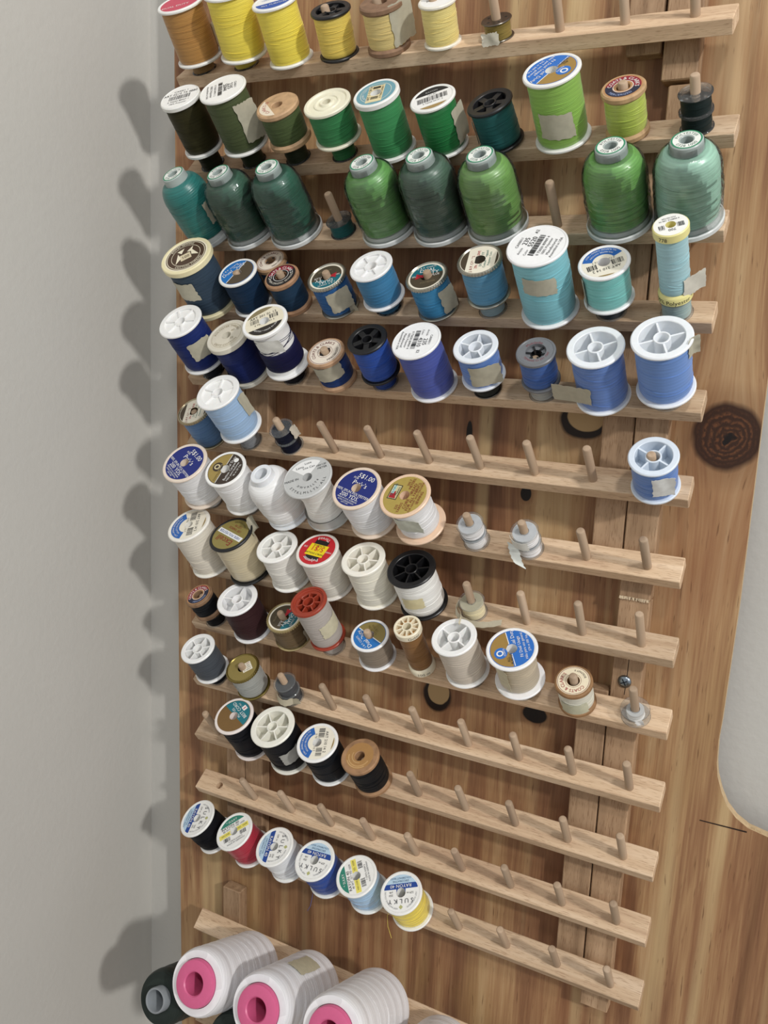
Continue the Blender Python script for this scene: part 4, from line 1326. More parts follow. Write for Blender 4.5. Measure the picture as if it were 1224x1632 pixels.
            fl = MB().lathe([(Ri, H - D), (Ri, H - 0.0003), (Ri + 0.0003, H), (R - 0.0005, H), (R, H - 0.0005), (R, H - tb + 0.001), (R * 0.86, H - tb)], 40)
            fl.lathe([(hr, H - D), (hr, H - 0.0003), (hr - 0.0009, H - 0.0003), (hr - 0.0009, H - 0.03)], 24)
            fo = fl.build('flange', fm, root)
            MB().lathe([(hr, H - D + 0.0022), (Ri, H - D + 0.0022)], 30).build('inner_plate', plain('#d69a4a', 0.5, key='plastic'), fo)
            sme = MB().box(hr - 0.0003, Ri + 0.0003, -0.0005, 0.0005, H - D, H - 0.0006).mesh('spoke', fm, smooth=0)
            for i in range(sp['n']):
                put('spoke', sme, fo, Matrix.Rotation(2 * math.pi * i / sp['n'], 4, 'Z'))
            for txt, zz, ph in (('Guter', H - tb / 2, -40), ('100 m', tb / 2, -60)):
                vs, fs = text_polys(txt, 0.0042)
                vv = []
                for x, y in vs:
                    a = math.radians(ph) + x / R
                    vv.append(((R + 0.00006) * math.cos(a), (R + 0.00006) * math.sin(a), zz + y))
                MB().add(vv, fs).build('lettering', plain(INK, 0.5, key='paper'), root, smooth=0)
        prof = thread_profile(Rt, tb, H - tb, idx, bulge=0.0)
        winding(MB(), prof, 40, 8, idx).build('thread', thr, root)
    for i, tp in enumerate(sp.get('tapes', [])):
        a, zz, w, h, lift = tp[:5]
        hx = tp[5] if len(tp) > 5 else '#b9b4a0'
        ra = R * 0.81 if sp.get('half') else Rt * 1.02 if k != 'metal' else R * 0.93
        add_tape(root, ra, a, zz, w, h, lift, hx, idx * 3 + i, tp[6] if len(tp) > 6 else 0.05)
    if 'bob' in sp:
        F = row_frame(sp['r'])
        bm = F @ Matrix.Translation(peg_local(sp['r'], sp['j']) + V(0, 0, 0.0001))
        build_bobbin(bm, sp['bob'][1], sp['bob'][0], sp['bot'] * MM - 0.0002, 'bobbin under the ' + sp['t'], idx, 'bobbins under spools')
    return root


def short(t):
    t = t.split(',')[0].split(' with ')[0].split(' cut off')[0].split(' tucked')[0].split(' beside')[0].split(' alone')[0].split(' behind')[0]
    return t


def build_bobbin(m, ty, hexc, h, label, idx, group='bobbins on the pegs', fill=0.86, tape=None):
    root = thing('bobbin', label, 'bobbin', m, group)
    R = 0.01025
    mat = plain('#77716a', 0.3, 0.95, key='metal') if ty == 'metal' else CLEAR
    for z in (0.0, h - 0.0009):
        MB().lathe([(0.0033, z), (R - 0.0003, z), (R, z + 0.0003), (R, z + 0.0006), (R - 0.0003, z + 0.0009), (0.0033, z + 0.0009)], 36, close=True).build('flange', mat, root)
    MB().lathe([(0.0033, 0), (0.0033, h)], 20).build('core', mat, root)
    if ty == 'metal':
        hole = plain('#1d1a18', 0.6, key='plastic')
        for i in range(5):
            a = 2 * math.pi * i / 5 + 0.3
            mb = MB().lathe([(0.0, h + 0.00003), (0.0010, h + 0.00003)], 12)
            mb.v = [(x + 0.0064 * math.cos(a), y + 0.0064 * math.sin(a), z) for x, y, z in mb.v]
            mb.build('vent_hole', hole, root, smooth=0)
    rt = R * fill
    z0, z1 = 0.001, h - 0.001
    rg = random.Random(idx)
    prof = [(0.0034, z0)] + [(rt * (1 + rg.uniform(-.02, .02)), z0 + (z1 - z0) * i / 7) for i in range(8)] + [(0.0034, z1)]
    winding(MB(), prof, 36, 3, idx).build('thread', thread_mat(hexc, 0, 0.8), root)
    return root


def build_cone(sp, idx):
    sp = dict(sp)
    m, H = spool_matrix(sp)
    white = sp['film'] == 2
    root = thing('thread_cone', sp['t'], 'thread cone', m, 'small thread cones on the pegs')
    thr = thread_mat(sp['c'], 1, 1.6)
    bR = 0.0213 if not white else 0.0200
    Rb = 0.0186 if not white else 0.0190
    core = FROST if not white else plain('#eceff2', 0.4, key='plastic', sss=0.1)
    nR = 0.0094
    # foot
    MB().lathe([(0.004, 0), (bR - 0.001, 0), (bR, 0.001), (bR, 0.0035 if not white else 0.002), (bR - 0.0008, 0.0042 if not white else 0.0028), (bR - 0.0022, 0.0042 if not white else 0.003), (Rb * 1.0, 0.0068), (Rb * 0.7, 0.0072)], 56).build('foot', core, root)
    # neck
    ncol = plain('#a9b4b0', 0.35, key='plastic', sss=0.1) if not white else core
    hol = 0.0036 if not white else 0.0056
    MB().lathe([(hol, H - 0.03), (hol, H - 0.0004), (hol + 0.0004, H), (nR - 0.0006, H), (nR, H - 0.0006), (nR * 1.05, H - 0.007), (nR * 1.1, H - 0.014)], 40).build('neck', ncol, root)
    if not white:
        lb = MB()
        for i in range(33):
            a = 2 * math.pi * i / 32
            lb.v += [(hol * 1.25 * math.cos(a), hol * 1.25 * math.sin(a), H + 0.00006), (nR * 0.9 * math.cos(a), nR * 0.9 * math.sin(a), H + 0.00006)]
        lb.f = [(2 * i, 2 * i + 1, 2 * i + 3, 2 * i + 2) for i in range(32)]
        lo = lb.build('label', plain('#eef0ea', 0.5, key='paper'), root, smooth=0)
        ring = MB()
        for i in range(33):
            a = 2 * math.pi * i / 32
            ring.v += [(nR * 0.83 * math.cos(a), nR * 0.83 * math.sin(a), H + 0.0001), (nR * 0.93 * math.cos(a), nR * 0.93 * math.sin(a), H + 0.0001)]
        ring.f = [(2 * i, 2 * i + 1, 2 * i + 3, 2 * i + 2) for i in range(32)]
        ring.build('label_print', plain('#2f8a64', 0.5, key='paper'), lo, smooth=0)
        vs, fs = arc_polys('POLYESTER', nR * 0.65, math.radians(100), 0.0030)
        tm = MB().add([(x, y, H + 0.00012) for x, y in vs], fs)
        vs, fs = arc_polys('0328 1000', nR * 0.65, math.radians(280), 0.0030, True)
        tm.add([(x, y, H + 0.00012) for x, y in vs], fs)
        tm.build('lettering', plain('#1f5c46' if idx % 2 else INK, 0.5, key='paper'), lo, smooth=0)
    # winding: straight body, domed shoulder
    rg = random.Random(idx)
    prof = [(Rb * 0.9, 0.0066), (Rb * 0.97, 0.0075)]
    hs = H - 0.021
    for i in range(1, 15):
        t = i / 14
        prof.append((Rb * (0.98 + 0.03 * math.sin(math.pi * t * 0.9)) * (1 + rg.uniform(-.008, .008)), 0.0075 + (hs - 0.0075) * t))
    for i in range(1, 9):
        t = i / 8
        prof.append((nR + (Rb * 1.0 - nR) * math.cos(t * math.pi / 2) ** 0.75, hs + (H - 0.006 - hs) * math.sin(t * math.pi / 2) ** 1.15))
    winding(MB(), prof, 48, 10, idx).build('thread', thr, root)
    if sp['film'] == 1:
        ph = rg.uniform(0, 6)

        def wrinkle(r, z, a, i):
            return r * (1 + 0.006 * math.sin(9 * a + ph + z * 300) + 0.004 * math.sin(23 * a - z * 500) + (0.035 * max(0, math.cos(a - 0.2 + ph * 0.1)) ** 8 if 0.012 < z < H - 0.02 else 0))
        fp = [(bR * 0.97, 0.0046), (Rb * 1.09, 0.0085)] + [(r * 1.058 + 0.0004, z) for r, z in prof[3:]] + [(nR * 1.08, H - 0.004), (nR * 1.06, H - 0.0015)]
        jr = random.Random(idx * 7)
        fb_ = MB().lathe(fp, 44, mod=wrinkle)
        fb_.v = [tuple(q * (1 + jr.uniform(-.007, .009)) if n < 2 else q for n, q in enumerate(v)) for v in fb_.v]
        fb_.build('clear_wrap', FILM, root, smooth=6)
    if sp['r'] == 2 and sp['j'] == 0:
        add_tape(root, Rb * 1.02, -8, 26, 12, 18, 3, '#b9b4a0', 77)
    return root


SPOOLS = [
    {'r': 0, 'j': 0, 'R': 18.4, 'top': 50.7, 'bot': 8.8, 'dx': 2.5, 'k': 'solid', 'c': '#b5802f', 'f': '#eeeeea', 'lab': 'pinkdark', 'bob': ('#8a6526', 'clear'), 't': 'golden brown thread spool, leftmost in the top row', 'la': 26, 'tapes': [(37, 11.8, 7, 20, 4)]},
    {'r': 0, 'j': 1, 'R': 18.7, 'top': 54.2, 'bot': 8.2, 'dx': 7.0, 'k': 'solid', 'c': '#ecd600', 'f': '#eeeeea', 'lab': 'white', 'bob': ('#cbb800', 'clear'), 't': 'tall bright yellow thread spool cut off by the top edge', 'la': 38},
    {'r': 0, 'j': 2, 'R': 17.2, 'top': 42.5, 'bot': 0.2, 'dx': 2.3, 'k': 'solid', 'c': '#f0d800', 'f': '#eeeeea', 'lab': 'bluewhite', 't': 'large bright yellow thread spool with white rims and blue printed top', 'la': 26},
    {'r': 0, 'j': 3, 'R': 14.7, 'top': 31.7, 'bot': 0.2, 'dx': 4.1, 'k': 'spoke', 'n': 5, 'fat': 1, 'c': '#e6c93c', 'f': '#1d1d1f', 't': 'small yellow thread spool with black plastic rims', 'la': 20},
    {'r': 0, 'j': 4, 'R': 15.5, 'top': 31.8, 'bot': 0.2, 'dx': 3.0, 'k': 'wood', 'c': '#dcc372', 'f': '#8d6a4c', 'lab': None, 't': 'pale gold thread on an old wooden spool with a big tape flap', 'tapes': [(-5, 19.5, 20, 27, 5)]},
    {'r': 0, 'j': 5, 'R': 13.0, 'top': 28.2, 'bot': 0.2, 'dx': 2.7, 'k': 'solid', 'c': '#efd878', 'f': '#ece7da', 'lab': 'white', 't': 'small pale yellow thread spool with worn white rims in the top row', 'la': 32},
    {'r': 0, 'j': 6, 'k': 'bobbin', 'ty': 'metal', 'c': '#8a7526', 'n': 1, 't': 'metal bobbin with olive gold thread on the top slat', 'tape': (-101, 3.3)},
    {'r': 1, 'j': 0, 'R': 16.3, 'top': 59.4, 'bot': 15.3, 'dx': 2.6, 'k': 'solid', 'ht': 3.6, 'c': '#332f12', 'f': '#eeeeea', 'lab': 'barwhite', 'bob': ('#23230f', 'clear'), 't': 'very dark olive thread spool with a white barcode top', 'la': 18},
    {'r': 1, 'j': 1, 'R': 18.5, 'top': 61.5, 'bot': 15.5, 'dx': 2.9, 'k': 'solid', 'c': '#4c5832', 'f': '#eeeeea', 'lab': 'textwhite', 'bob': ('#2c331d', 'clear'), 't': 'tall olive green thread spool with a tape flap and printed white top', 'la': 296, 'tapes': [(-17, 22.4, 16, 30, 4)]},
    {'r': 1, 'j': 2, 'R': 16.4, 'top': 44.5, 'bot': 15.0, 'dx': 1.4, 'k': 'wood', 'c': '#4b5c30', 'f': '#c49c6c', 'lab': 'clarkpart', 'bob': ('#2b3320', 'clear'), 't': 'olive thread on a pale wooden spool with torn paper sticker', 'la': 40},
    {'r': 1, 'j': 3, 'R': 17.6, 'top': 42.4, 'bot': 14.1, 'dx': 1.6, 'k': 'plain', 'c': '#2a8348', 'f': '#ece8d2', 'bob': ('#1f6b38', 'clear'), 't': 'green thread spool with plain cream plastic ends', 'la': 24},
    {'r': 1, 'j': 4, 'R': 16.6, 'top': 45.3, 'bot': 0.2, 'dx': 0.7, 'k': 'solid', 'ht': 4, 'c': '#2f9150', 'f': '#eeeeea', 'lab': 'tealbar', 't': 'tall medium green thread spool with a teal and cream barcode label', 'la': 102},
    {'r': 1, 'j': 5, 'R': 15.9, 'top': 37.5, 'bot': 0.2, 'dx': -0.7, 'k': 'solid', 'c': '#0c7d3a', 'shine': 1, 'f': '#eeeeea', 'lab': 'blackbar', 't': 'glossy emerald thread spool with black banded barcode label', 'la': 24, 'tapes': [(1, 17.2, 13, 24, 3)]},
    {'r': 1, 'j': 6, 'R': 15.5, 'top': 30.5, 'bot': 0.2, 'dx': -3.5, 'k': 'spoke', 'n': 5, 'fat': 1, 'c': '#165c5c', 'f': '#202022', 't': 'dark teal thread spool with black plastic rims', 'la': 358, 'tapes': [(-149, 14.8, 5, 16, 1)]},
    {'r': 1, 'j': 7, 'R': 18.3, 'top': 47.3, 'bot': 0.2, 'dx': -0.3, 'k': 'solid', 'c': '#8abc40', 'f': '#eeeeea', 'lab': 'dualxp', 't': 'large lime green thread spool with blue and tan label', 'la': 242, 'tapes': [(-80, 18.1, 22, 17, 0)]},
    {'r': 1, 'j': 8, 'R': 13.6, 'top': 31.5, 'bot': 0.2, 'dx': 0.1, 'k': 'wood', 'c': '#b6c83c', 'shine': 1, 'f': '#c39a66', 'lab': 'coatsdark', 't': 'yellow green thread on a wooden spool with a red and navy label', 'la': 68},
    {'r': 1, 'j': 9, 'k': 'bobbin', 'ty': 'clear', 'c': '#1c2a2a', 'n': 2, 't': 'clear bobbin of black thread stacked at the right end of its slat'},
    {'r': 2, 'j': 0, 'k': 'cone', 'R': 9.3, 'top': 59.4, 'bot': 0.2, 'dx': -5.8, 'c': '#0e706a', 'film': 0, 't': 'deep teal thread cone without wrapping, left end of the cone row'},
    {'r': 2, 'j': 1, 'k': 'cone', 'R': 9.3, 'top': 58.1, 'bot': 0.2, 'dx': -4.2, 'c': '#2c5f48', 'film': 1, 't': 'dark grey green thread cone in clear film, second from the left wall'},
    {'r': 2, 'j': 2, 'k': 'cone', 'R': 9.3, 'top': 59.7, 'bot': 0.2, 'dx': 0.2, 'c': '#1d6049', 'film': 1, 't': 'dark pine green thread cone in clear film'},
    {'r': 2, 'j': 4, 'k': 'cone', 'R': 9.3, 'top': 58.0, 'bot': 0.2, 'dx': -4.1, 'c': '#5fa542', 'film': 1, 't': 'grass green thread cone right of the small teal bobbin'},
    {'r': 2, 'j': 5, 'k': 'cone', 'R': 9.3, 'top': 60.1, 'bot': 0.2, 'dx': -1.5, 'c': '#476a54', 'film': 1, 't': 'smoky grey green thread cone in clear film between two brighter greens'},
    {'r': 2, 'j': 3, 'k': 'bobbin', 'ty': 'clear', 'c': '#0f5a5a', 'n': 1, 't': 'clear bobbin of teal thread between the thread cones'},
    {'r': 2, 'j': 6, 'k': 'cone', 'R': 9.3, 'top': 57.7, 'bot': 0.2, 'dx': -0.2, 'c': '#72a843', 'film': 1, 't': 'light green thread cone left of the empty peg'},
    {'r': 2, 'j': 8, 'k': 'cone', 'R': 9.3, 'top': 57.4, 'bot': 0.2, 'dx': 0.0, 'c': '#6cb042', 'film': 1, 't': 'light green thread cone right of the empty peg'},
    {'r': 2, 'j': 9, 'k': 'cone', 'R': 9.3, 'top': 57.8, 'bot': 0.2, 'dx': 2.0, 'c': '#a3d2b9', 'film': 1, 't': 'pale mint thread cone at the right end'},
    {'r': 3, 'j': 0, 'R': 21.9, 'top': 51.9, 'bot': 0.2, 'dx': 2.2, 'k': 'solid', 'ht': 5, 'c': '#33475a', 'f': '#ece2b8', 'lab': 'emblem', 't': 'slate blue thread spool with thick cream rims and brown emblem', 'la': 42, 'tapes': [(-92, 30.5, 20, 17, 0)]},
    {'r': 3, 'j': 1, 'R': 16.3, 'top': 34.5, 'bot': 0.2, 'dx': 1.9, 'k': 'solid', 'c': '#12314f', 'f': '#eeeeea', 'lab': 'dual', 't': 'dark navy thread spool with blue and brown label, fourth row left', 'la': 58},
    {'r': 3, 'j': 2, 'R': 14.2, 'top': 30.9, 'bot': 0.2, 'dx': 0.1, 'k': 'wood', 'c': '#1c3b56', 'f': '#a87c54', 'lab': 'coatsred', 't': 'navy thread on a wooden spool with red and black label in front of another', 'la': 26},
    {'r': 3, 'j': 3, 'R': 15.5, 'top': 30.3, 'bot': 0.2, 'dx': -0.8, 'k': 'metal', 'c': '#1a61a2', 'f': '#b9b5a8', 'lab': 'dualplus', 't': 'royal blue thread spool with metal rims and upside down teal label', 'la': 204, 'tapes': [(-44, 15.5, 18, 18, 2), (-20, 3.1, 4, 28, 6)]},
    {'r': 3, 'j': 4, 'R': 16.3, 'top': 40.4, 'bot': 9.7, 'dx': -0.8, 'k': 'spoke', 'n': 6, 'shallow': 1, 'c': '#2d80b0', 'f': '#f0f0f0', 'bob': ('#2d6d92', 'clear'), 't': 'sky blue thread spool with white six spoked top in the fourth row', 'la': 14},
    {'r': 3, 'j': 5, 'R': 15.5, 'top': 30.8, 'bot': 0.2, 'dx': -1.3, 'k': 'metal', 'c': '#187fb0', 'f': '#b9b5a8', 'lab': 'dualplus', 't': 'turquoise blue thread spool with metal rims and upright teal label', 'la': 16, 'tapes': [(-20, 13.4, 12, 20, 2)]},
    {'r': 3, 'j': 6, 'R': 15.4, 'top': 45.1, 'bot': 13.4, 'dx': 0.6, 'k': 'metal', 'c': '#4b92b8', 'f': '#b9b5a8', 'lab': 'cents', 'bob': ('#8fa7ad', 'clear'), 't': 'dusty blue thread spool with metal rims and cream price label', 'la': 98},
    {'r': 3, 'j': 7, 'R': 19.9, 'top': 55.9, 'bot': 0.2, 'dx': 0.7, 'k': 'solid', 'c': '#7bc8d4', 'f': '#f2f2f2', 'lab': 'text235', 't': 'tall aqua thread spool with white printed top and oval tape patch', 'la': 80, 'tapes': [(-80, 35.7, 22, 13, 0)]},
    {'r': 3, 'j': 8, 'R': 16.3, 'top': 42.0, 'bot': 11.4, 'dx': 0.0, 'k': 'solid', 'c': '#74c8c2', 'f': '#f2f2f2', 'lab': 'artbar', 'bob': ('#3a3f42', 'clear'), 't': 'small mint thread spool with blue barcode label beside the tall aqua spool', 'la': 208, 'tapes': [(-146, 11.8, 6, 22, 1)]},
    {'r': 3, 'j': 9, 'R': 10.5, 'top': 68.9, 'bot': 14.1, 'dx': 0.2, 'k': 'tall', 'c': '#9dcad2', 'f': '#ece39a', 'lab': 'tallwhite', 'bob': ('#9fb8b4', 'clear'), 't': 'slim pale aqua thread tube with yellow rims at the right end', 'la': 202, 'tapes': [(-2, 12, 15, 14, 2, '#d6d2c4', 0.45)]},
    {'r': 4, 'j': 0, 'R': 18.9, 'top': 59.0, 'bot': 14.7, 'dx': -0.2, 'k': 'spoke', 'n': 6, 'shallow': 1, 'c': '#12296e', 'f': '#f0f0ee', 'bob': ('#20242e', 'clear'), 't': 'deep navy thread spool with white six spoked top and tape', 'la': 8, 'tapes': [(-32, 22.7, 20, 17, 1)]},
    {'r': 4, 'j': 1, 'R': 17.9, 'top': 44.6, 'bot': 0.2, 'dx': -3.2, 'k': 'solid', 'ht': 5, 'c': '#14235f', 'f': '#ddd8c8', 'lab': 'speckle', 't': 'navy thread spool with thick speckled cream rims', 'la': 22, 'tapes': [(-128, 10.3, 20, 10, 3)]},
    {'r': 4, 'j': 2, 'R': 18.5, 'top': 61.8, 'bot': 14.0, 'dx': 0.9, 'k': 'solid', 'ht': 3, 'half': 0.52, 'c': '#15163f', 'f': '#f3f3f1', 'lab': 'brownbar', 'bob': ('#15151c', 'clear'), 't': 'half used navy thread spool with white core and brown barcode label', 'la': 34, 'tapes': [(-68, 34.3, 22, 12, 2, '#e9e9e2')]},
    {'r': 4, 'j': 3, 'R': 15.4, 'top': 30.7, 'bot': 0.2, 'dx': -0.1, 'k': 'wood', 'c': '#1b3b78', 'f': '#b98e66', 'lab': 'coatscream', 't': 'blue thread on a wooden spool with cream label and tape across', 'la': 48, 'tapes': [(-71, 19.5, 24, 14, 0)]},
    {'r': 4, 'j': 4, 'R': 15.3, 'top': 47.0, 'bot': 12.0, 'dx': 0.8, 'k': 'spoke', 'n': 5, 'fat': 1, 'c': '#1d4fac', 'f': '#17171a', 'bob': ('#1d3f86', 'clear'), 't': 'cobalt blue thread spool with black plastic rims', 'la': 358},
    {'r': 4, 'j': 5, 'R': 18.2, 'top': 47.3, 'bot': 0.2, 'dx': -1.2, 'k': 'solid', 'c': '#4a5bb0', 'f': '#f2f2f2', 'lab': 'text431', 't': 'large violet blue thread spool with white printed top', 'la': 274},
    {'r': 4, 'j': 6, 'R': 15.8, 'top': 43.9, 'bot': 13.6, 'dx': 1.2, 'k': 'spoke', 'n': 5, 'c': '#5b87d2', 'f': '#e9eef4', 'bob': ('#30322f', 'metal'), 't': 'small periwinkle thread spool with white spoked top and square tape', 'la': 22, 'tapes': [(-56, 14.0, 22, 18, 1)]},
    {'r': 4, 'j': 7, 'R': 13.4, 'top': 41.1, 'bot': 12.9, 'dx': 1.8, 'k': 'solid', 'ht': 3, 'big': 1, 'c': '#3a67b2', 'f': '#76787c', 'lab': 'greyring', 'bob': ('#a8aaa6', 'clear'), 't': 'medium blue thread spool with a grey plastic top and red lettering', 'la': 22},
    {'r': 4, 'j': 8, 'R': 18.4, 'top': 47.7, 'bot': 0.2, 'dx': 0.6, 'k': 'spoke', 'n': 4, 'c': '#5e87d0', 'f': '#eef2f6', 't': 'large blue thread spool with white spokes and tape sticking out leftward', 'la': 28, 'tapes': [(-147, 15.8, 29, 15, -0.5, '#b9b4a0', 0.45)]},
    {'r': 4, 'j': 9, 'R': 18.6, 'top': 58.1, 'bot': 12.1, 'dx': 0.5, 'k': 'spoke', 'n': 4, 'c': '#6492da', 'f': '#eef2f6', 'bob': ('#26262a', 'clear'), 't': 'tallest light blue thread spool, rightmost in the fifth row', 'la': 24, 'tapes': [(-5, 40.1, 8, 14, 8)]},
    {'r': 5, 'j': 0, 'R': 15.0, 'top': 35.5, 'bot': 0.2, 'dx': 0.1, 'k': 'metal', 'c': '#5884b2', 'f': '#b7a98a', 'lab': 'cents', 't': 'steel blue thread spool with cream label tucked behind the pale blue spool', 'la': 106},
    {'r': 5, 'j': 1, 'R': 18.7, 'top': 63.1, 'bot': 19.2, 'dx': 0.0, 'k': 'spoke', 'n': 5, 'shallow': 1, 'c': '#9cbfe4', 'f': '#f2f2f0', 'bob': ('#8b8f94', 'clear'), 't': 'pale baby blue thread spool with white spoked top', 'la': 28, 'tapes': [(10, 27.1, 8, 22, 3)]},
    {'r': 5, 'j': 2, 'k': 'bobbin', 'ty': 'clear', 'c': '#14182c', 'n': 2, 't': 'navy thread bobbin of the taped stack left of six empty pegs', 'tape': (4, 19.2)},
    {'r': 5, 'j': 9, 'R': 16.1, 'top': 33.1, 'bot': 0.2, 'dx': 1.4, 'k': 'spoke', 'n': 4, 'c': '#5c8ad2', 'f': '#dfe9f4', 't': 'short blue thread spool alone at the right end of a slat', 'la': 332, 'tapes': [(-56, 16.9, 14, 18, 3, '#e4e6e4')]},
    {'r': 6, 'j': 0, 'R': 20.5, 'top': 55.4, 'bot': 14.2, 'dx': 1.5, 'k': 'solid', 'c': '#ebecf0', 'f': '#e7d8c8', 'lab': 'five', 'bob': ('#e4e4e4', 'clear'), 't': 'white thread spool with dark blue label, leftmost of its row', 'la': 328},
    {'r': 6, 'j': 1, 'R': 18.3, 'top': 53.8, 'bot': 11.4, 'dx': 1.5, 'k': 'solid', 'c': '#f2f1ed', 'f': '#f4f3ef', 'lab': 'dualdark', 'bob': ('#e4e4e4', 'clear'), 't': 'white thread spool with brown and gold label', 'la': 84},
    {'r': 6, 'j': 2, 'k': 'cone', 'R': 9.3, 'top': 53.8, 'bot': 0.2, 'dx': -4.7, 'c': '#f3f3ef', 'film': 2, 't': 'white thread cone among the white spools'},
    {'r': 6, 'j': 3, 'R': 20.3, 'top': 57.4, 'bot': 9.4, 'dx': -0.6, 'k': 'disc', 'c': '#efece4', 'f': '#b9bab8', 'lab': 'grey', 'bob': ('#d8d4cc', 'clear'), 't': 'white thread spool with a wide pale grey disc top', 'la': 30},
    {'r': 6, 'j': 4, 'R': 19.8, 'top': 51.1, 'bot': 9.1, 'dx': -1.4, 'k': 'solid', 'c': '#eceef4', 'f': '#e9d6c2', 'lab': 'five', 'bob': ('#e4e4e4', 'clear'), 't': 'white thread spool with dark blue label, next to the gold labelled one', 'la': 344},
    {'r': 6, 'j': 5, 'R': 20.0, 'top': 49.8, 'bot': 12.0, 'dx': -2.8, 'k': 'solid', 'slim': 0.8, 'c': '#f0f0f2', 'f': '#edcdb0', 'lab': 'core', 'bob': ('#e4e4e4', 'clear'), 't': 'white thread spool with gold label and peach rims', 'la': 84, 'tapes': [(-80, 21.3, 23, 14, 2, '#d4d6c6')]},
    {'r': 6, 'j': 6, 'k': 'bobbin', 'ty': 'clear', 'c': '#f0f0f0', 'n': 1.6, 't': 'clear bobbin of white thread beside the peach rimmed spool'},
    {'r': 6, 'j': 7, 'k': 'bobbin', 'ty': 'clear', 'c': '#f0f0f0', 'n': 2, 't': 'clear bobbin of white thread with tape hanging below', 'tape': (-107, 18.6)},
    {'r': 7, 'j': 0, 'R': 20.0, 'top': 49.1, 'bot': 0.2, 'dx': -5.8, 'k': 'solid', 'c': '#ddd5c4', 'f': '#f2efe6', 'lab': 'artbar', 't': 'ecru thread spool with blue arc barcode label, below the white row', 'la': 294},
    {'r': 7, 'j': 1, 'R': 19.7, 'top': 45.7, 'bot': 0.2, 'dx': -3.8, 'k': 'solid', 'c': '#cfc09a', 'shine': 1, 'f': '#1b1c1e', 'lab': 'excel', 't': 'beige thread spool with black rims and gold label', 'la': 162, 'tapes': [(37, 45.6, 9, 16, 9)]},
    {'r': 7, 'j': 2, 'R': 17.9, 'top': 39.9, 'bot': 0.2, 'dx': -0.6, 'k': 'spoke', 'n': 6, 'c': '#ebe7de', 'f': '#f6f5f0', 't': 'off white thread spool with white six spoked top', 'la': 18},
    {'r': 7, 'j': 3, 'R': 18.0, 'top': 44.5, 'bot': 0.2, 'dx': -1.3, 'k': 'solid', 'c': '#dcd7ca', 'f': '#e9e4dc', 'lab': 'redfive', 't': 'ivory thread spool with red and yellow label', 'la': 174},
    {'r': 7, 'j': 4, 'R': 17.9, 'top': 43.4, 'bot': 0.2, 'dx': -1.3, 'k': 'spoke', 'n': 6, 'c': '#ece6d4', 'f': '#f6f2e6', 't': 'cream thread spool with cream six spoked top', 'la': 4},
    {'r': 7, 'j': 5, 'R': 19.2, 'top': 41.8, 'bot': 0.2, 'dx': -1.8, 'k': 'spoke', 'n': 7, 'c': '#efece4', 'f': '#161618', 't': 'white thread spool with large black spoked rims', 'la': 18, 'tapes': [(-80, 19.2, 17, 11, 0, '#d8cda4')]},
    {'r': 7, 'j': 6, 'k': 'bobbin', 'ty': 'clear', 'c': '#e8dcb0', 'n': 1.2, 't': 'cream thread bobbin with a long loose tape strip', 'tape': (-128, 11.9)},
    {'r': 8, 'j': 0, 'R': 13.1, 'top': 34.9, 'bot': 12.4, 'dx': -4.1, 'k': 'wood', 'c': '#15171b', 'f': '#8f6b4a', 'lab': 'coatsdark', 'bob': ('#1a1a1c', 'clear'), 't': 'black thread on a small wooden spool with red and black label', 'la': 116},
    {'r': 8, 'j': 1, 'R': 18.3, 'top': 41.6, 'bot': 0.2, 'dx': -0.1, 'k': 'spoke', 'n': 4, 'c': '#3b2023', 'f': '#f2f2f2', 't': 'dark maroon thread spool with white four spoked top', 'la': 4},
    {'r': 8, 'j': 2, 'R': 15.9, 'top': 29.1, 'bot': 0.2, 'dx': 2.2, 'k': 'metal', 'c': '#6d5838', 'f': '#cbbb8c', 'lab': 'dualplus', 't': 'brown thread spool with brassy metal rims', 'la': 270, 'tapes': [(16, 6.7, 11, 18, 4)]},
    {'r': 8, 'j': 3, 'R': 15.5, 'top': 60.2, 'bot': 13.0, 'dx': -4.0, 'k': 'spoke', 'n': 7, 'rimmed': 1, 'c': '#b5aca4', 'f': '#9c3c28', 'bob': ('#b5aca4', 'clear'), 't': 'grey thread spool with terracotta red plastic rims', 'la': 10, 'tapes': [(-14, 21.8, 20, 14, 0, '#cfc8ac')]},
    {'r': 8, 'j': 4, 'R': 15.8, 'top': 29.8, 'bot': 0.2, 'dx': 1.4, 'k': 'solid', 'c': '#8d7f6d', 'f': '#f2f2f2', 'lab': 'dual2', 't': 'small taupe thread spool with blue and gold label', 'la': 144},
    {'r': 8, 'j': 5, 'R': 10.8, 'top': 53.5, 'bot': 0.2, 'dx': -0.8, 'k': 'tallspoke', 'n': 10, 'c': '#8c602a', 'f': '#f0e6cc', 't': 'slim brown thread tube with cream ten spoked top'},
    {'r': 8, 'j': 6, 'R': 17.4, 'top': 52.6, 'bot': 9.9, 'dx': -4.2, 'k': 'spoke', 'n': 4, 'c': '#cfc3b2', 'f': '#f4f4f2', 'bob': ('#c8bca8', 'clear'), 't': 'pale tan thread spool with white four spoked top', 'la': 332},
    {'r': 8, 'j': 7, 'R': 18.8, 'top': 52.9, 'bot': 14.2, 'dx': -0.8, 'k': 'solid', 'slim': 0.8, 'c': '#c2b398', 'f': '#f4f4f4', 'lab': 'dualxp', 'bob': ('#c2b398', 'clear'), 't': 'beige thread spool with blue and gold label, right of the tan spool', 'la': 120, 'tapes': [(-104, 20.9, 11, 22, 3, '#cfc8ac')]},
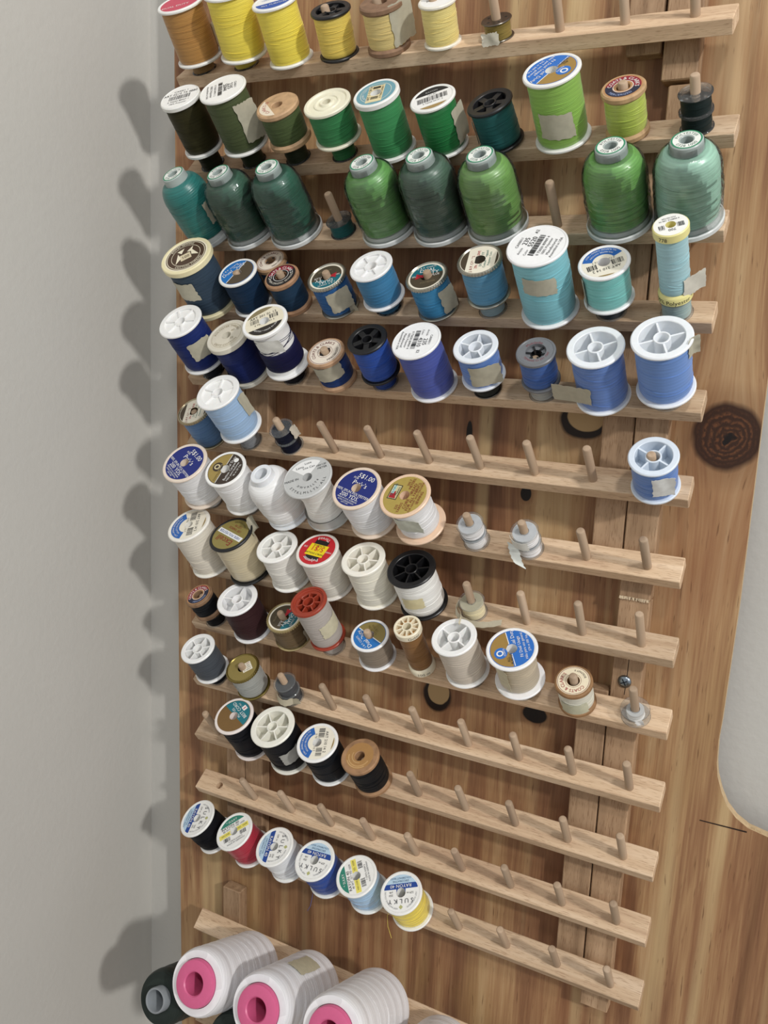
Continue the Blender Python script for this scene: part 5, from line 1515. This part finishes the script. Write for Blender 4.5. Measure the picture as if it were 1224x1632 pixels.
    {'r': 8, 'j': 8, 'R': 13.7, 'top': 28.0, 'bot': 0.2, 'dx': -0.4, 'k': 'wood', 'c': '#d8d6c4', 'f': '#9a7040', 'lab': 'coatsred2', 't': 'pale cream thread on a brown wooden spool with red lettering', 'la': 154, 'tapes': [(-80, 8.6, 20, 13, 0, '#c9c8ae')]},
    {'r': 8, 'j': 9, 'k': 'bobbin', 'ty': 'clear', 'c': '#e9e6e0', 'n': 0.8, 't': 'clear bobbin with a little white thread under the screw head', 'tape': (-62, 7.4)},
    {'r': 9, 'j': 0, 'R': 16.2, 'top': 45.0, 'bot': 11.4, 'dx': -1.6, 'k': 'spoke', 'n': 6, 'c': '#4a5058', 'f': '#f2f2f0', 'bob': ('#22242a', 'clear'), 't': 'charcoal grey thread spool with white six spoked top', 'la': 26},
    {'r': 9, 'j': 1, 'R': 15.5, 'top': 29.9, 'bot': 0.2, 'dx': -0.7, 'k': 'metal', 'c': '#a2a49e', 'f': '#8f8048', 'lab': 'goldcap', 't': 'light grey thread spool with gold metal cap and price sticker', 'la': 48},
    {'r': 9, 'j': 2, 'k': 'bobbin', 'ty': 'clear', 'c': '#4c4e52', 'n': 1.6, 't': 'dark grey thread bobbin with a crumpled tape strip', 'tape': (-59, 7.7)},
    {'r': 10, 'j': 1, 'R': 18.5, 'top': 46.8, 'bot': 0.2, 'dx': -3.1, 'k': 'solid', 'c': '#12141c', 'f': '#ece2dc', 'lab': 'cord', 't': 'black thread spool with teal and brown label', 'la': 152},
    {'r': 10, 'j': 2, 'R': 20.2, 'top': 48.7, 'bot': 0.2, 'dx': -2.7, 'k': 'spoke', 'n': 6, 'c': '#14161b', 'f': '#f0eee2', 't': 'black thread spool with cream six spoked top', 'la': 14, 'tapes': [(-35, 22.4, 18, 15, 0, '#a8a8a2')]},
    {'r': 10, 'j': 3, 'R': 18.5, 'top': 42.4, 'bot': 0.2, 'dx': -1.2, 'k': 'solid', 'c': '#13171e', 'f': '#f2f2f0', 'lab': 'artbar', 't': 'black thread spool with blue arc barcode label', 'la': 288},
    {'r': 10, 'j': 4, 'R': 16.5, 'top': 40.3, 'bot': 0.2, 'dx': -2.4, 'k': 'wood', 'c': '#131519', 'f': '#a67a4e', 'lab': 'residue', 't': 'black thread on a wooden spool with a bare worn top', 'la': 16},
    {'r': 12, 'j': 0, 'R': 18.9, 'top': 33.2, 'bot': 0.2, 'dx': -12.0, 'k': 'solid', 'c': '#101218', 'f': '#f0f0ec', 'lab': 'sulky', 't': 'black thread spool at the left end of the lowest filled row of spools', 'la': 280},
    {'r': 12, 'j': 1, 'R': 18.8, 'top': 35.2, 'bot': 0.2, 'dx': -9.1, 'k': 'solid', 'c': '#b51736', 'shine': 1, 'f': '#f0f0ec', 'lab': 'sulky2', 't': 'crimson red thread spool with green and yellow label', 'la': 46},
    {'r': 12, 'j': 2, 'R': 18.7, 'top': 33.4, 'bot': 0.2, 'dx': -6.5, 'k': 'solid', 'c': '#e6e9ee', 'shine': 1, 'f': '#f0f0ec', 'lab': 'sulky', 't': 'white thread spool between the crimson and the royal blue spools', 'la': 282},
    {'r': 12, 'j': 3, 'R': 18.7, 'top': 37.1, 'bot': 0.2, 'dx': -4.1, 'k': 'solid', 'c': '#2850a4', 'shine': 1, 'f': '#f0f0ec', 'lab': 'sulky', 't': 'royal blue thread spool with a white, blue striped label', 'la': 182},
    {'r': 12, 'j': 4, 'R': 18.5, 'top': 36.2, 'bot': 0.2, 'dx': -4.0, 'k': 'solid', 'c': '#a3c9ea', 'shine': 1, 'f': '#f0f0ec', 'lab': 'sulky2', 't': 'light sky blue thread spool with green and yellow label', 'la': 128},
    {'r': 12, 'j': 5, 'R': 18.3, 'top': 35.5, 'bot': 0.2, 'dx': -3.2, 'k': 'solid', 'c': '#f0d51a', 'shine': 1, 'f': '#f0f0ec', 'lab': 'sulky', 't': 'bright yellow thread spool, rightmost in the lowest filled row of spools', 'la': 204},
]


BOB_H = 0.0117


def ribbon(parent, pts, wvec, hexc, name='tape_strip'):
    """thin strip through points; wvec is its half width vector"""
    P = [Vector(p) * MM for p in pts]
    w = Vector(wvec) * MM
    sm = []
    for i in range(len(P) - 1):
        p0, p1, p2, p3 = P[max(i - 1, 0)], P[i], P[i + 1], P[min(i + 2, len(P) - 1)]
        for q in range(6):
            t = q / 6
            sm.append(0.5 * ((2 * p1) + (p2 - p0) * t + (2 * p0 - 5 * p1 + 4 * p2 - p3) * t * t + (3 * p1 - p0 - 3 * p2 + p3) * t ** 3))
    sm.append(P[-1])
    rows = []
    for i, p in enumerate(sm):
        tg = (sm[min(i + 1, len(sm) - 1)] - sm[max(i - 1, 0)]).normalized()
        n = tg.cross(w).normalized()
        k = 1 + 0.10 * math.sin(i * 1.7)
        rows.append([(p - w * k, n), (p, n), (p + w * k, n)])
    return MB().shell(rows, 0.00016).build(name, tape_mat(hexc), parent, smooth=60)


for i, sp in enumerate(SPOOLS):
    if sp['k'] == 'cone':
        build_cone(sp, i)
    elif sp['k'] == 'bobbin':
        F = row_frame(sp['r'])
        n = sp['n']
        hs = [BOB_H * n] if n < 1.55 else [BOB_H, BOB_H]
        z = 0.0001
        for q, h in enumerate(hs):
            lab = sp['t'] if len(hs) == 1 else ('upper ' if q else 'lower ') + sp['t']
            b = build_bobbin(F @ Matrix.Translation(peg_local(sp['r'], sp['j']) + V(0, 0, z)), sp['ty'], sp['c'], h, lab, i * 5 + q, fill=0.86 if n != 0.8 else 0.6)
            z += h + 0.0001
            if 'tape' in sp and q == len(hs) - 1:
                key = (sp['r'], sp['j'])
                w, hh, lift, cc = {(0, 6): (11, 8, -3, '#d8d2c0'), (5, 2): (6, 13, 4, '#d0c8b8'), (6, 7): (16, 9, 0, '#e6e6de'), (7, 6): (22, 4, 12, '#c9bfa4'), (8, 9): (5, 6, 2, '#f0f0ee'), (9, 2): (17, 8, 2, '#bdb49c')}[key]
                zz = min(sp['tape'][1] - (BOB_H * 1000 if q else 0), 9)
                add_tape(b, 0.0104, sp['tape'][0], max(zz, -4), w, hh, lift, cc, i)
                if key == (6, 7):
                    ribbon(b, [(-8, -7, 2), (-7, -10.5, -3), (-5, -14, -8), (-2, -17, -10)], (4.5, -1.2, -1), '#e4e8e2')
                if key == (7, 6):
                    ribbon(b, [(-10, -3, 12), (-11, -7, 9), (-7, -11, 5), (2, -12.5, 2.5), (13, -11, 2.2), (25, -7, 3.5)], (0.3, 1.2, 2.2), '#cfc6ae')
                if key == (9, 2):
                    ribbon(b, [(-9, -6, 1), (-5, -11, -1), (2, -12.5, -2), (9, -9, -1)], (0.5, 1.0, 3.6), '#c3baa2')
    else:
        build_spool(sp, i)

# ------------------------------------------------------------------ wooden spool standing loose behind the others
F3 = row_frame(3)
loose = dict(r=3, j=2, R=13.4, top=28.7, bot=0.6, dx=0.0, k='wood', c='#1b3956', f='#a98258', lab='coatscream', la=50,
             t='small navy thread spool with cream label half hidden behind the red labelled one')
_m, _H = spool_matrix(loose)
_old = spool_matrix
_shift = F3.col[0].xyz * -0.0212 + F3.col[1].xyz * 0.0200


def _shifted(sp):
    m, H = _old(sp)
    m.translation = m.translation + _shift
    return m, H


spool_matrix = _shifted
build_spool(loose, 201)
spool_matrix = _old


# ------------------------------------------------------------------ big overlock cones on the bottom slat
def axis_matrix(base, th, yaw=0.0):
    z = V(math.sin(yaw) * math.cos(th), -math.cos(th) * math.cos(yaw), math.sin(th))
    x = (V(1, 0, 0) - z * z.x).normalized()
    y = z.cross(x)
    m = Matrix.Identity(4)
    for i, c in enumerate((x, y, z)):
        m[0][i], m[1][i], m[2][i] = c
    m.translation = base
    return m


def build_big_cone(front, th, L, thread_hex, tube_hex, label, idx, dark=False, tape=None):
    z = V(0, -math.cos(th), math.sin(th))
    m = axis_matrix(front - z * L, th)
    root = thing('overlock_cone', label, 'thread cone', m, 'large thread cones at the bottom')
    Rf, Rbk = (0.0275, 0.0305) if not dark else (0.0235, 0.0245)
    rg = random.Random(idx)
    prof = []
    n = 46
    for i in range(n + 1):
        t = i / n
        zz = 0.003 + (L - 0.003) * t
        r = Rbk + (Rf - Rbk) * t
        # wound in overlapping tiers
        ph = (t * 7.0) % 1.0
        r += 0.0005 * (0.5 - ph) + 0.0002 * math.sin(t * 50)
        if t > 0.96:
            r -= 0.002 * ((t - 0.96) / 0.04) ** 2
        prof.append((r, zz))
    inner = 0.0195 if not dark else 0.0108
    prof = [(0.012, 0.003)] + prof + [(inner * 1.02, L + (0.0004 if not dark else -0.001))]
    winding(MB(), prof, 64, 8, idx).build('thread', thread_mat(thread_hex, 1 if not dark else 0, 1.3), root)
    tm = plain(tube_hex, 0.4, key='plastic', sss=0.05)
    if not dark:
        hole = 0.0092
        MB().lathe([(hole + 0.0016, 0), (hole, L - 0.03), (hole, L + 0.0042), (hole + 0.0010, L + 0.0052), (0.0160, L + 0.0052), (0.0185, L + 0.0044), (0.0194, L + 0.0028), (0.0195, L - 0.002)], 48).build('tube', tm, root)
    else:
        MB().lathe([(0.0085, 0), (0.0085, L + 0.006), (0.0092, L + 0.0072), (0.0102, L + 0.0072), (0.0108, L + 0.0062), (0.0108, L - 0.003)], 40).build('tube', tm, root)
    if tape:
        add_tape(root, Rbk * 0.98, *tape)
    return root


# loose thread tails
def tail(spool_key, pts):
    for o in bpy.data.objects:
        if o.get('label') == spool_key:
            inv = o.matrix_world.inverted()
            col = [c for c in o.children if c.name.startswith('thread')][0].data.materials[0]
            MB().tube([inv @ (o.matrix_world.translation + V(*p) * MM) for p in pts], 0.0002, 4).build('loose_thread', col, o)
            return


tail('royal blue thread spool with a white, blue striped label', [(-9, -12, -6), (-10, -13, -16), (-11, -14, -24), (-14, -14, -30)])
tail('bright yellow thread spool, rightmost in the lowest filled row of spools', [(-17, -8, 0), (-20, -9, -8), (-19, -9, -18), (-15, -9, -28)])

build_big_cone(V(-0.144, -0.0967, -0.4150), 0.47, 0.088, '#e9e7ea', '#d4618c', 'big white thread cone with pink tube, leftmost at the bottom', 301)
build_big_cone(V(-0.0779, -0.0967, -0.4062 - 0.004), 0.45, 0.088, '#e7e6ea', '#d4618c', 'big white thread cone with pink tube and a yellowed tape strip', 302, tape=(75, 40, 17, 34, 0, '#c3bba0', 9))
build_big_cone(V(-0.0080, -0.0967, -0.3990), 0.45, 0.088, '#e8e7ea', '#d4618c', 'big white thread cone with pink tube, third at the bottom edge', 303)
build_big_cone(V(0.0560, -0.0967, -0.4180), 0.45, 0.088, '#e3e2e2', '#d4618c', 'big white thread cone mostly cut off by the bottom edge', 304)
build_big_cone(V(-0.1870, -0.0967, -0.4505), 0.40, 0.095, '#27302c', '#8b9094', 'dark green thread cone with grey tube beside the left wall', 305, dark=True)
build_big_cone(V(-0.1125, -0.0920, -0.4640), 0.40, 0.080, '#27302c', '#8b9094', 'dark green thread cone with grey tube below two white cones', 306, dark=True)
